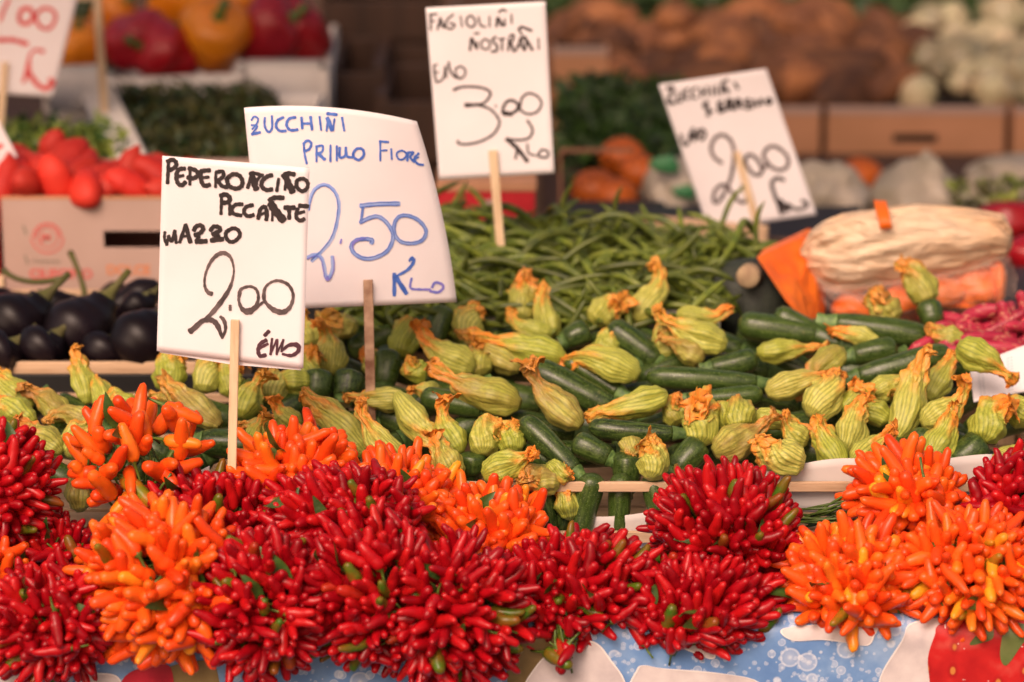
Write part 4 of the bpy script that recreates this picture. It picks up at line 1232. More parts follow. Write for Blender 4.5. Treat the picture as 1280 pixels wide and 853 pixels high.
# upper gathered part: lofted along x between top and bottom outlines
topo = [(1000, 312), (1012, 290), (1030, 276), (1055, 266), (1080, 263), (1110, 258), (1150, 254), (1190, 257), (1225, 262), (1256, 268), (1266, 290), (1266, 305)]
boto = [(1002, 322), (1010, 345), (1028, 358), (1048, 366), (1075, 366), (1105, 360), (1140, 352), (1170, 346), (1200, 345), (1225, 336), (1256, 322), (1264, 312)]
def bag_shell(top, bot, dep, nseg, ncs, seed, wr):
    vs, fs = [], []
    m = len(top) - 1
    for i in range(nseg + 1):
        u = i / nseg * m
        k = min(m - 1, int(u)); f = u - k
        f = f * f * (3 - 2 * f) * 0.5 + f * 0.5
        a = V(top[k]).lerp(V(top[k + 1]), f); b = V(bot[k]).lerp(V(bot[k + 1]), f)
        e = math.sin(PI * min(0.97, max(0.03, i / nseg))) ** 0.5
        for j in range(ncs):
            th = 2 * PI * j / ncs
            v = 0.5 - 0.5 * math.cos(th)
            q = a.lerp(b, v)
            p = outline_pt(q.x, q.y, -dep * e * math.sin(th))
            x = noise.noise(V((i * 0.16 + j * 0.05, j * 0.42, seed)))
            y = 1 - abs(noise.noise(V((i * 0.045 + seed, j * 0.35 + i * 0.03, seed * 2)))) * 3.2
            p = p + (CAMP - bc).normalized() * (wr * x + wr * 0.9 * y * (1 if math.sin(th) > 0 else -1))
            vs.append(p)
    for i in range(nseg):
        for j in range(ncs):
            k = (j + 1) % ncs
            fs.append((i * ncs + j, i * ncs + k, (i + 1) * ncs + k, (i + 1) * ncs + j))
    fs.append(tuple(range(ncs))); fs.append(tuple(nseg * ncs + j for j in range(ncs))[::-1])
    return vs, fs
MB().add(*bag_shell(topo, boto, 0.055, 80, 60, 5.3, 0.0062)).build("bag_top", M['bag_cream'], bg_)
top2 = [(1008, 330), (1040, 350), (1080, 352), (1120, 346), (1160, 340), (1200, 332), (1240, 316), (1262, 318), (1272, 345)]
bot2 = [(1022, 372), (1040, 398), (1070, 402), (1110, 404), (1150, 404), (1190, 402), (1220, 400), (1255, 396), (1268, 372)]
MB().add(*bag_shell(top2, bot2, 0.070, 60, 48, 9.1, 0.003)).build("bag_film", M['bag_clear'], bg_)
for i, (x, y, rx, ry, dy) in enumerate([(1068, 385, 0.026, 0.018, 0.0), (1125, 378, 0.026, 0.022, -0.01), (1170, 370, 0.034, 0.026, -0.01), (1218, 362, 0.034, 0.030, 0.0), (1200, 392, 0.04, 0.02, 0.0), (1244, 352, 0.014, 0.030, 0.005)]):
    c = outline_pt(x, y, dy)
    o = MB().add(*blob(V((0, 0, 0)), (rx, 0.03, ry), i + 20, 0.35, 1.2, 24, 16)).build("pumpkin_piece", M['pumpkin_flesh'])
    o.location = c + bc
    tag(o, ["small orange pumpkin piece at the left inside the clear film", "orange pumpkin piece behind the two tall flowers in the film", "orange pumpkin chunk in the middle of the wrapped bag", "largest orange pumpkin chunk at the right inside the film", "flat orange pumpkin slab lowest in the wrapped bag", "narrow orange pumpkin slice at the right end of the bag"][i], "pumpkin piece")
tp = [outline_pt(x, y, -0.062) + V((0, dy, 0)) for x, y, dy in [(1096, 258, 0.035), (1112, 259, 0.035), (1096, 266, 0.010), (1112, 267, 0.010), (1098, 275, 0.0), (1113, 276, 0.0), (1100, 286, -0.004), (1115, 285, -0.004)]]
MB().add(tp + [q + V((0, 0.0015, 0)) for q in tp], [(0, 1, 3, 2), (2, 3, 5, 4), (4, 5, 7, 6), (8, 10, 11, 9), (10, 12, 13, 11), (12, 14, 15, 13), (0, 8, 9, 1), (6, 7, 15, 14)]).build("tape", M['label_orange'], bg_)
o = MB().add(*bevel_box(P(900, 300, 0.9).x, P(1330, 300, 0.9).x, 0.66, 1.10, 0.7125, P(1100, 408, 0.78).z, 0.004)).build("produce_tray", M['dark_plastic_and_shade'], None, False)
tag(o, "dark tray under the pumpkin wedge and the tied bag", "tray")

# ---------------------------------------------------------------- far produce, out of focus
def leaf_heap(name, label, cat, mats, f_pos, n, size, seed):
    rnd = random.Random(seed); mb = MB()
    for i in range(n):
        p = f_pos(rnd)
        a = V((rnd.gauss(0, 1), rnd.gauss(0, 1), rnd.gauss(0, 1))).normalized()
        b = a.orthogonal().normalized(); b.rotate(Matrix.Rotation(rnd.random() * 6.28, 3, a))
        c = a.cross(b)
        L = size * rnd.uniform(0.6, 1.3); W = L * rnd.uniform(0.25, 0.45)
        mb.add([p - b * L, p - b * L * 0.3 + c * W + a * W * 0.3, p + b * L * 0.5 + c * W * 0.8, p + b * L, p + b * L * 0.5 - c * W * 0.8, p - b * L * 0.3 - c * W + a * W * 0.3, p], [(0, 6, 1), (1, 6, 2), (2, 6, 3), (3, 6, 4), (4, 6, 5), (5, 6, 0)], rnd.randrange(len(mats)))
    o = mb.build(name, mats)
    return tag(o, label, cat, kind='stuff')
def heap_box(px0, px1, py0, py1, Y0, Y1, puff=0.03):
    def f(r):
        px = r.uniform(px0, px1); v = r.random()
        py = lerp(py1, py0, v); Y = lerp(Y0, Y1, v)
        p = P(px, py, Y)
        return p + V((r.gauss(0, puff * 0.4), r.gauss(0, puff), -abs(r.gauss(0, puff)) * 0.8))
    return f
def herb_box(r):
    while True:
        px = r.uniform(135, 335); v = r.random(); py = lerp(200, 104, v)
        if px > 146 + (py - 110) * 0.56: break
    return P(px, py, lerp(1.30, 1.72, v)) + V((r.gauss(0, 0.008), r.gauss(0, 0.03), -abs(r.gauss(0, 0.03)) * 0.8))
_a, _b = P(168, 212, 1.26), P(108, 88, 1.76)
tag(MB().add(*beam(_a, _b, 0.052, 0.02, 0.004)).build("foam_board", M['styrofoam']), "broad white slanting foam strip between the pale salad and the dark herbs", "foam strip")
def herb_box(r):
    while True:
        px = r.uniform(135, 335); v = r.random(); py = lerp(200, 104, v)
        if px > 146 + (py - 110) * 0.56: break
    return P(px, py, lerp(1.30, 1.72, v)) + V((r.gauss(0, 0.008), r.gauss(0, 0.03), -abs(r.gauss(0, 0.03)) * 0.8))
leaf_heap("dark_herbs", "dark bushy green herbs in the white foam tray", "herbs", [M['green_mid'], M['green_dark'], M['green_mid']], herb_box, 3800, 0.012, 2)
leaf_heap("salad_leaves", "pale green salad leaves behind the tomatoes", "salad", [M['green_light'], M['leaf'], M['green_light']], heap_box(-20, 140, 150, 205, 1.24, 1.42), 1400, 0.014, 1)
leaf_heap("parsley", "dark parsley heap between the bean card and the tilted card", "parsley", [M['green_dark'], M['leaf']], heap_box(706, 850, 96, 185, 1.75, 2.1), 2200, 0.018, 3)
leaf_heap("leafy_greens", "dark leafy greens at the top behind the potatoes, centre", "greens", [M['green_dark'], M['leaf']], heap_box(705, 870, -20, 22, 3.0, 3.4, 0.05), 1500, 0.03, 4)
leaf_heap("leafy_greens", "dark leafy greens at the top right above the onions", "greens", [M['green_dark'], M['leaf']], heap_box(880, 1270, -30, 34, 3.15, 3.6, 0.05), 3200, 0.03, 5)
leaf_heap("salad_leaves", "shadowy green leaves between the red lettered card and the peppers", "salad", [M['green_mid'], M['green_dark']], heap_box(85, 132, -10, 60, 2.2, 2.4), 500, 0.02, 6)

def white_tray(label, pts, Y0, Y1, zlow=0.05):
    """open foam tray from corner pixels: front-left, front-right at Y0, back-right, back-left at Y1"""
    c = [P(pts[0][0], pts[0][1], Y0), P(pts[1][0], pts[1][1], Y0), P(pts[2][0], pts[2][1], Y1), P(pts[3][0], pts[3][1], Y1)]
    t = empty("foam_tray", sum(c, V()) / 4 - V((0, 0, zlow)), label, "tray")
    o = t.location
    for i in range(4):
        a, b = c[i] - o, c[(i + 1) % 4] - o
        d = (b - a).normalized()
        q = beam(a + V((0, 0, -zlow * 0.5)), b + V((0, 0, -zlow * 0.5)), 0.014, zlow, 0.004)
        MB().add(*q).build("side", M['styrofoam'], t)
    lo = [q - o - V((0, 0, zlow * 0.95)) for q in c]
    MB().add(lo + [q - V((0, 0, 0.01)) for q in lo], [(0, 1, 2, 3), (7, 6, 5, 4), (0, 4, 5, 1), (1, 5, 6, 2), (2, 6, 7, 3), (3, 7, 4, 0)]).build("base", M['styrofoam'], t)
    return t
white_tray("white foam tray with a slanting rim holding dark herbs, left of them", [(186, 212), (345, 212), (402, 118), (120, 118)], 1.27, 1.74)
white_tray("white foam tray under the bell peppers", [(88, 100), (408, 86), (420, 20), (80, 30)], 1.86, 2.4, 0.09)
# raised corner block of the pepper tray, right
ct = tag(MB().add(*bevel_box(P(300, 130, 1.80).x, P(410, 130, 1.80).x, 1.80, 1.84, P(350, 150, 1.80).z, P(350, 78, 1.80).z, 0.012)).build("foam_block", M['styrofoam']), "white foam block standing behind the herbs under the red peppers", "tray")
ct = tag(MB().add(*bevel_box(P(52, 130, 1.60).x, P(140, 130, 1.60).x, 1.60, 1.63, P(100, 150, 1.60).z, P(100, 84, 1.60).z, 0.012)).build("foam_block", M['styrofoam']), "white foam block behind the pale salad at the left", "tray")
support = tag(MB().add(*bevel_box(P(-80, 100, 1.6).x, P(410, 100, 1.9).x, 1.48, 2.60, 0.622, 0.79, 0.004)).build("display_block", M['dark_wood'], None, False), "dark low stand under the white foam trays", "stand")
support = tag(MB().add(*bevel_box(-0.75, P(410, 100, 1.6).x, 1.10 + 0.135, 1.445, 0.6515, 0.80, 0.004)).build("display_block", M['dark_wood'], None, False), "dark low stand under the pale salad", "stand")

def pepper_mesh(mat, seed):
    rnd = random.Random(seed)
    n, seg = 18, 30
    L, R = 0.105, 0.048
    path = [V((0, 0, L * (i / (n - 1) - 0.5))) for i in range(n)]
    ph = rnd.random() * 6
    rad = [R * prof(i / (n - 1), [(0, 0.25), (0.06, 0.60), (0.25, 0.85), (0.7, 1.0), (0.93, 0.80), (1, 0.42)]) for i in range(n)]
    lob = 4 if seed % 2 else 3
    body = MB().add(*loft(path, rad, seg, True, lambda i, j, r: r * (1 + 0.11 * abs(math.cos(lob / 2 * 2 * PI * j / seg + ph)) - 0.05 + 0.16 * noise.noise(V((i * 0.16, math.cos(2 * PI * j / seg) * 1.5, math.sin(2 * PI * j / seg) * 1.5 + seed)))))).mesh("bell_pepper", [mat])
    e = V((0, 0, L / 2 - 0.004))
    st = MB().add(*loft([e, e + V((0, 0, 0.004)), e + V((0.002, 0, 0.016)), e + V((0.007, 0, 0.032))], [0.016, 0.009, 0.006, 0.0075], 10)).mesh("stem", [M['chili_stem']])
    return body, st
PEP = {'r': [pepper_mesh(M['pepper_red'], i) for i in (1, 2, 3)], 'o': [pepper_mesh(M['pepper_orange'], i) for i in (4, 5)]}
rp = random.Random(8)
for i, (x, y, Y, k, sc, ax_, lab) in enumerate([
 (170, 52, 1.92, 'r', 1.0, (1, -0.3, 0.3), "red bell pepper beside the wooden stick, upper left"),
 (212, 66, 1.90, 'r', 1.0, (-0.8, -0.5, 0.3), "red bell pepper lowest in the tray, left of the big orange one"),
 (268, 48, 1.92, 'o', 1.15, (0.2, -0.7, 0.7), "large orange bell pepper in the middle of the tray"),
 (232, 6, 2.05, 'o', 1.1, (-1, 0, 0.4), "orange bell pepper at the top edge, above the red ones"),
 (330, 40, 1.95, 'r', 1.1, (0.9, -0.4, 0.5), "red bell pepper right of the large orange one"),
 (376, 44, 1.98, 'r', 1.0, (-0.5, -0.6, 0.6), "red bell pepper at the right end of the tray"),
 (350, 16, 2.08, 'r', 0.95, (0.2, -1, 0.2), "dark red bell pepper at the back right of the tray"),
 (300, 8, 2.10, 'o', 0.95, (0, -0.5, 1), "orange bell pepper at the back, right of the top edge one"),
 (98, 62, 1.93, 'o', 0.85, (0.1, -0.5, 1), "orange bell pepper between the red lettered card and the wooden stick"),
 (140, 20, 2.05, 'o', 0.7, (0.6, -0.2, 0.6), "small orange bell pepper behind the wooden stick"),
 ]):
    b_, st = rp.choice(PEP[k])
    t = empty("bell_pepper", P(x, y, Y), lab, "bell pepper", "bell peppers in the foam tray")
    m = frame(V(ax_), rp.random() * 6) @ Matrix.Scale(sc, 4)
    link("body", b_, t, m); link("stem", st, t, m)

# potatoes, onions and their cartons
def lump_mesh(name, mat, seed, R):
    vs, fs = blob(V(), R, seed, 0.22, 1.2, 18, 12)
    return MB().add(vs, fs).mesh(name, [mat])
POT = [lump_mesh("potato", M['potato'], i, (0.070 + 0.014 * (i % 3), 0.045, 0.042)) for i in range(6)]
ONI = [lump_mesh("onion", M['onion'], i + 9, (0.036, 0.036, 0.034)) for i in range(3)]
rp = random.Random(21)
def scatter(meshes, spots, zrow, name, lab, cat, grp, k0=0.45, k1=1.15, jit=16):
    rows = sorted(set(y for x, y in spots), reverse=True)
    for (x, y) in spots:
        Y = zrow(y)
        o = link(name, rp.choice(meshes))
        o.matrix_world = Matrix.Translation(P(x + rp.uniform(-jit, jit), y + rp.uniform(-jit * 0.5, jit * 0.5), Y)) @ Matrix.Rotation(rp.uniform(-PI, PI), 4, 'Z') @ Matrix.Rotation(rp.gauss(0, 0.4), 4, 'Y') @ Matrix.Scale(rp.uniform(k0, k1), 4)
        xs = sorted(a for a, b in spots if b == y)
        tag(o, lab % (ORD[xs.index(x)], ORD[rows.index(y)]), cat, grp)
prow = lambda y: 2.40 + (115 - y) * 0.0062
scatter(POT, [(x + (i % 2) * 30, y) for i, y in enumerate(range(112, 10, -17)) for x in range(700, 1140, 50)], prow, "potato", "brown earthy root, %s from the left in the %s row behind the tilted card", "root vegetable", "brown roots heaped at the back")
scatter(ONI, [(x + (i % 2) * 18, y) for i, y in enumerate(range(114, 20, -17)) for x in range(1150, 1310, 36)], prow, "onion", "pale greenish onion, %s from the left in the %s row at the upper right", "onion", "pale onions heaped at the upper right", 0.5, 1.5, 18)
o = P(980, 95, 2.72)
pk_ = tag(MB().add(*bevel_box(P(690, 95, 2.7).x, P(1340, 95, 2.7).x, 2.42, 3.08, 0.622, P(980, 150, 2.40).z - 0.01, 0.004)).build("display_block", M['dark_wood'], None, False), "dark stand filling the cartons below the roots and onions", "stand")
def plain_carton(label, x0, x1, ytop, ybot, Y, depth, slot=None, mat='cardboard'):
    a, b = P(x0, ybot, Y), P(x1, ytop, Y)
    zb = 0.6215
    t = empty("carton", ((a.x + b.x) / 2, Y, zb), label, "carton")
    o = t.location
    X0, X1, Z1 = a.x - o.x, b.x - o.x, b.z - zb
    if slot:
        s0, s1 = P(slot[0], slot[3], Y), P(slot[1], slot[2], Y)
        panel_with_slot(X0, X1, 0, Z1, 0, 0.005, s0.x - o.x, s1.x - o.x, s0.z - zb, s1.z - zb).build("front_panel", M[mat], t, False)
    else: MB().add(*box(X0, X1, 0, 0.005, 0, Z1)).build("front_panel", M[mat], t, False)
    MB().add(*box(X0, X1, depth - 0.005, depth, 0, Z1)).build("back_panel", M['dark_plastic_and_shade'], t, False)  # black colour paints the shade seen inside the hand slot
    for x in (X0, X1 - 0.005): MB().add(*box(x, x + 0.005, 0.006, depth - 0.006, 0, Z1)).build("side_panel", M[mat], t, False)
    MB().add(*box(X0, X1, -0.0015, -0.0005, Z1 - 0.012, Z1 + 0.002)).build("rim", M['box_white'], t, False)
    return t
plain_carton("tan carton with a dark hand slot at the right, under the pale onions", 1032, 1257, 134, 240, 2.33, 0.07, (1116, 1172, 168, 179))
plain_carton("plain tan carton left of the slotted one, beside the tilted card", 900, 1026, 134, 240, 2.335, 0.07)
plain_carton("tan carton cut off by the right edge, right of the slotted one", 1263, 1360, 134, 240, 2.33, 0.07)
plain_carton("brown carton behind the bean card, holding roots", 690, 760, 60, 130, 2.36, 0.05)
# flat roots box top strip
tag(MB().add(*bevel_box(P(700, 30, 3.1).x, P(870, 30, 3.1).x, 3.1, 3.13, P(700, 36, 3.1).z, P(700, 22, 3.1).z, 0.002)).build("wooden_board", M['cardboard'], None, False), "reddish board above the brown roots at the top centre", "board")
# small red carton under the bean card
YB2 = 1.12
a, b = P(548, 276, YB2), P(669, 229, YB2)
t = empty("red_carton", ((a.x + b.x) / 2, YB2, 0.716), "small red carton with a tan lid edge under the green bean card", "carton")
o = t.location
MB().add(*bevel_box(a.x - o.x, b.x - o.x, 0, 0.16, 0, b.z - o.z - 0.012, 0.001)).build("body", M['red_card'], t, False)
MB().add(*bevel_box(a.x - o.x - 0.002, b.x - o.x + 0.002, -0.002, 0.162, b.z - o.z - 0.0115, b.z - o.z, 0.001)).build("lid", M['cardboard'], t, False)
ring(t, 612, 262, YB2 - 0.001, 0, 13, M['box_white'], "printed_disc")
# wooden slat of the crate behind the beans and the dark crate around it
t = empty("wooden_crate", P(870, 290, 1.16), "brown rough crate edge behind the beans, under the tilted card", "crate")
MB().add(*beam(P(792, 278, 1.16) - t.location, P(960, 294, 1.10) - t.location, 0.012, 0.024, 0.002)).build("slat", M['wood'], t, False)
MB().add(*beam(P(690, 300, 1.20) - t.location, P(1010, 306, 1.13) - t.location, 0.012, 0.020, 0.002)).build("slat", M['dark_wood'], t, False)
MB().add(*box(-0.2, 0.25, 0.03, 0.25, P(870, 320, 1.16).z - 0.716 - t.location.z + 0.6, -0.02)).build("base", M['dark_plastic_and_shade'], t, False)
# mandarins in a tray, plastic bags
M['orange_dim'] = simple('orange_fruit_peel', (0.62, 0.13, 0.006), 0.5, 0.2, 20, 0.2, dark=(0.40, 0.08, 0.006))
def mandarin(x, y, Y, k, lab):
    o = MB().add(*blob(V(), (0.034 * k, 0.034 * k, 0.029 * k), int(x), 0.05, 1.5, 20, 14)).build("orange_fruit", M['orange_dim'])
    o.location = P(x, y, Y); tag(o, lab, "fruit")
mandarin(778, 196, 1.72, 1.05, "orange fruit below the parsley, left of the tilted card")
mandarin(744, 238, 1.60, 1.1, "lower orange fruit in the dark tray under the parsley")
mandarin(800, 216, 1.66, 1.0, "orange fruit right of the one under the parsley")
mandarin(770, 246, 1.58, 1.0, "orange fruit at the bottom right of the dark tray")
mandarin(823, 160, 1.9, 0.5, "tiny orange fruit among the parsley beside the tilted card")
mandarin(1076, 222, 1.95, 1.1, "orange fruit between the pale bags at the right")
tag(MB().add(*bevel_box(P(690, 260, 1.55).x, P(830, 260, 1.55).x, 1.50, 1.52, P(700, 285, 1.5).z, P(700, 254, 1.5).z, 0.004)).build("produce_tray", M['dark_plastic_and_shade'], None, False), "dark tray front below the orange fruit", "tray")
tag(MB().add(*box(P(698, 180, 1.55).x, P(702, 180, 1.55).x, 1.50, 1.505, P(700, 270, 1.5).z, P(700, 186, 1.5).z)).add(*box(P(702, 190, 1.55).x, P(790, 190, 1.55).x, 1.50, 1.505, P(700, 191, 1.5).z, P(700, 186, 1.5).z)).build("wire_rack", M['box_brown'], None, False), "thin brown rack frame beside the orange fruit", "rack")
def plast_bag(x0, x1, y0, y1, Y, lab, peak=0.0, seed=1, green=None):
    c = P((x0 + x1) / 2, (y0 + y1) / 2, Y); s = scale_at(Y, y0)
    t = empty("plastic_bag", c, lab, "bag")
    rx, rz = (x1 - x0) / 2 / s, (y1 - y0) / 2 / s
    def fn(p, d):
        k = max(0, d.z) ** 1.5 * peak
        return V((p.x * (1 - 0.75 * k), p.y * (1 - 0.6 * k), p.z * (1 + 0.25 * k)))
    MB().add(*blob(V(), (rx, 0.06, rz), seed, 0.30, 1.6, 50, 34, fn)).build("film", M['bag_white'], t)
    for (gx, gy, gr) in (green or []):
        q = P(gx, gy, Y - 0.066) - c
        MB().add(*blob(q, (gr / s, 0.006, gr * 0.6 / s), seed + 4, 0.4, 1.3, 20, 12)).build("green_print", M['green_print'], t)
M['bag_white'] = simple("white_plastic_film", (0.58, 0.50, 0.40), 0.35, 0, 12, 0.5, dark=(0.36, 0.32, 0.24), bscale=26)
M['green_print'] = simple("green_bag_print", (0.06, 0.26, 0.10), 0.4, 0, 20)
plast_bag(802, 884, 196, 278, 1.62, "white bag with green print left of the tilted card", 0.2, 3, [(832, 206, 18), (856, 240, 14)])
plast_bag(985, 1085, 205, 290, 1.70, "grey white bag behind the tied plastic bag", 0.1, 5, [(1008, 284, 16)])
plast_bag(1086, 1216, 200, 290, 1.75, "white bag rising to a peak before the slotted carton", 1.0, 7)
plast_bag(1210, 1330, 196, 232, 1.95, "flat grey bag at the right edge under the cartons", 0.0, 8)
leaf_heap("leafy_greens", "green leaves beside the white peaked bag at the right edge", "greens", [M['green_mid'], M['green_light'], M['bag_white']], heap_box(1200, 1300, 226, 256, 1.5, 1.7, 0.02), 500, 0.016, 12)
for (x, y, Y, R, lab) in [(1262, 274, 1.35, (0.05, 0.04, 0.028), "dark red pepper at the right edge above the borlotti pods"), (1285, 318, 1.15, (0.035, 0.03, 0.025), "dark red pepper at the right edge beside the tied bag")]:
    o = MB().add(*blob(V(), R, int(x), 0.2, 1.2, 24, 16)).build("red_pepper", M['pepper_red']); o.location = P(x, y, Y); tag(o, lab, "bell pepper")
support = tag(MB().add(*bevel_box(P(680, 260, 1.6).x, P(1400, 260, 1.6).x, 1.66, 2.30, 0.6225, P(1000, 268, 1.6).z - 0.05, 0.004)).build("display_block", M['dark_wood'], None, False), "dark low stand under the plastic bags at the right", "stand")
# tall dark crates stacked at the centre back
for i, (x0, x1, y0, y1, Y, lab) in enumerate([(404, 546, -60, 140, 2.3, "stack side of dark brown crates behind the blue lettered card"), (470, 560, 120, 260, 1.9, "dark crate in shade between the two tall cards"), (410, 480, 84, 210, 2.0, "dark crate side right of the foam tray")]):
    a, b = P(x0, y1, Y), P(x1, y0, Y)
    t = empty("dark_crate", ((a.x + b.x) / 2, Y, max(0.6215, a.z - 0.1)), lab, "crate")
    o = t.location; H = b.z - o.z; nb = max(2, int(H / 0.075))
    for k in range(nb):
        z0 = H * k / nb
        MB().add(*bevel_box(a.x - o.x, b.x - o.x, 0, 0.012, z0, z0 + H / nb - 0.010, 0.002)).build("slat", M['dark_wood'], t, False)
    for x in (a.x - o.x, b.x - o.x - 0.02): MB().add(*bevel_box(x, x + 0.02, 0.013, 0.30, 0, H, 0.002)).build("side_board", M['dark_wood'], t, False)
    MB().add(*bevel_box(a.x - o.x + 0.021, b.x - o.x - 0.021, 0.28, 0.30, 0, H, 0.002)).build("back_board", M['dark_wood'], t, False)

# unseen canvas strip, added overhead to darken the rear produce
aw = empty("added_sunshade", (0, 2.5, 0), "ochre canvas awning added unseen overhead to darken the rear produce", "sunshade")
vs, fs = [], []
NA = 24
for k in (0, 1):
    for i in range(NA + 1):
        for j in range(9):
            x = -2.6 + 5.2 * i / NA; v = j / 8
            vs.append(V((x, -2.3 + 0.8 * v, 2.12 + 0.35 * v - 0.03 * math.sin(i / 4 * PI) ** 2 - 0.004 * k)))
for i in range(NA):
    for j in range(8):
        a = i * 9 + j; N = (NA + 1) * 9
        fs.append((a, a + 9, a + 10, a + 1)); fs.append((a + N, a + N + 1, a + N + 10, a + N + 9))
M['sunshade'] = simple("sunshade_canvas", (0.52, 0.30, 0.17), 0.8, 0, 20, 0.2, dark=(0.46, 0.25, 0.14))
MB().add(vs, fs).build("canvas", M['sunshade'], aw)
for x in (-2.5, 2.5):
    for y in (-2.25, -1.55):
        MB().add(*loft([V((x, y, 0)), V((x, y, 2.0))], [0.02, 0.02], 12)).build("pole", M['dark_plastic_and_shade'], aw)
# supports for the two peppers at the right edge
for (x, y, Y, R, lab) in [(1262, 274, 1.35, 0.028, "dark box under the red pepper above the borlotti pods"), (1285, 318, 1.15, 0.025, "dark box under the red pepper beside the tied bag")]:
    q = P(x, y, Y)
    tag(MB().add(*bevel_box(q.x - 0.06, q.x + 0.12, q.y - 0.04 + (0.0 if Y > 1.2 else 0.0), q.y + 0.05, 0.6515 if Y > 1.2 else 0.7115, q.z - R + 0.003, 0.003)).build("produce_tray", M['dark_plastic_and_shade'], None, False), lab, "tray")

# ---------------------------------------------------------------- price cards
def catmull(pts, n=8):
    if len(pts) < 3: 
        return [tuple(lerp(a, b, t / n) for a, b in zip(pts[0], pts[1])) for t in range(n + 1)]
    out = []
    closed = abs(pts[0][0] - pts[-1][0]) < 1 and abs(pts[0][1] - pts[-1][1]) < 1
    for i in range(len(pts) - 1):
        p1, p2 = pts[i], pts[i + 1]
        p0 = pts[i - 1] if i > 0 else (pts[-2] if closed else p1)
        p3 = pts[i + 2] if i + 2 < len(pts) else (pts[1] if closed else p2)
        for k in range(n):
            t = k / n
            out.append(tuple(0.5 * (2 * b + (c - a) * t + (2 * a - 5 * b + 4 * c - d) * t * t + (3 * b - a - 3 * c + d) * t ** 3) for a, b, c, d in zip(p0, p1, p2, p3)))
    out.append(pts[-1])
    return out
class Card:
    """card whose face is traced in photo pixels on the vertical surface y = Yf(px, py)"""
    def __init__(s, label, corners, Yf, stick=None, top_bulge=0, right_bulge=0, mat=None, stick_mat=None, stick_w=11, stick_front=True, name="price_sign"):
        s.Yf = Yf
        s.bold = 1.0
        TL, TR, BR, BL = [V(c) for c in corners]
        base = P(stick[2], stick[3], Yf(stick[2], stick[3])) if stick else P(BL.x, BL.y, Yf(BL.x, BL.y))
        s.t = empty(name, base, label, "price sign")
        s.o = base
        nu, nv = 24, 30
        vs, fs = [], []
        for k in (0, 1):
            for i in range(nu + 1):
                u = i / nu
                for j in range(nv + 1):
                    v = j / nv
                    q = TL.lerp(TR, u).lerp(BL.lerp(BR, u), v)
                    q.y -= top_bulge * 4 * u * (1 - u) * (1 - v) if top_bulge else 0
                    q.x += right_bulge * 4 * v * (1 - v) * u
                    vs.append(P(q.x, q.y, Yf(q.x, q.y)) - s.o + V((0, 0.0006 * k, 0)))
        N = (nu + 1) * (nv + 1)
        for i in range(nu):
            for j in range(nv):
                a = i * (nv + 1) + j
                fs.append((a, a + 1, a + nv + 2, a + nv + 1)); fs.append((a + N, a + nv + 1 + N, a + nv + 2 + N, a + 1 + N))
        bd = [(i, 0) for i in range(nu)] + [(nu, j) for j in range(nv)] + [(i, nv) for i in range(nu, 0, -1)] + [(0, j) for j in range(nv, 0, -1)]
        ids = [i * (nv + 1) + j for i, j in bd]
        for a, b in zip(ids, ids[1:] + ids[:1]): fs.append((a, b, b + N, a + N))
        MB().add(vs, fs).build("card", mat or M['card'], s.t)
        if stick:
            x0, y0, x1, y1 = stick[:4]
            dy = -0.0045 if stick_front else 0.0060
            a = P(x0, y0, Yf(x0, y0) + dy); b = P(x1, y1, Yf(x1, y1) + dy)
            d = (b - a).normalized()
            b2 = b + d * 0.07
            w = stick_w / scale_at(Yf(x0, y0), y0)
            MB().add(*beam(a - s.o, b2 - s.o, w, 0.004, 0.0006, up=V((0, 1, 0)))).build("stick", stick_mat or M['wood_v'], s.t, False)
    def ink(s, org, sc, strokes, mat, name="handwriting", dy=0.0, Yk=False):
        mb = MB()
        for n_, (pts, w) in enumerate(strokes):
            w *= (1.42 if Yk else 1.2) * s.bold
            P3 = [(org[0] + p[0] / sc, org[1] + p[1] / sc, (p[2] * 1.2 if len(p) > 2 else w) / sc) for p in pts]
            c = catmull(P3)
            vs, fs = [], []
            # chisel marker: end caps half-round
            m = len(c)
            dirs = []
            for i in range(m):
                a, b = c[max(0, i - 1)], c[min(m - 1, i + 1)]
                d = V((b[0] - a[0], b[1] - a[1])); d = d.normalized() if d.length > 1e-6 else V((1, 0))
                dirs.append(d)
            rows = []
            for e in (0.9, 0.6, 0.25): rows.append((c[0][0] - dirs[0].x * c[0][2] * 0.5 * e * 0.6, c[0][1] - dirs[0].y * c[0][2] * 0.5 * e * 0.6, c[0][2] * math.sqrt(1 - e * e * 0.95), dirs[0]))
            for i in range(m): rows.append((c[i][0], c[i][1], c[i][2] * (1 + 0.10 * math.sin(i * 1.3 + n_)), dirs[i]))
            for e in (0.25, 0.6, 0.9): rows.append((c[-1][0] + dirs[-1].x * c[-1][2] * 0.5 * e * 0.6, c[-1][1] + dirs[-1].y * c[-1][2] * 0.5 * e * 0.6, c[-1][2] * math.sqrt(1 - e * e * 0.95), dirs[-1]))
            for (x, y, ww, d) in rows:
                for k in (-1, 1):
                    qx, qy = x - d.y * ww * 0.5 * k, y + d.x * ww * 0.5 * k
                    vs.append(P(qx, qy, s.Yf(qx, qy) - 0.0006 - dy - 0.00003 * (n_ % 12)) - s.o)
            for i in range(len(rows) - 1): fs.append((2 * i, 2 * i + 1, 2 * i + 3, 2 * i + 2))
            mb.add(vs, fs)
        return mb.build(name, mat, s.t, False)

# 1: black on white, PEPERONCINO PICCANTE MAZZO 2,00 EURO
c1 = Card("white card on a stick lettered PEPERONCINO PICCANTE MAZZO 2,00 in black", [(203, 195), (387, 210), (379, 461), (196, 439)], lambda x, y: 0.135 + (439 - y) * 0.00006, (294, 400, 290, 582), stick_w=11)
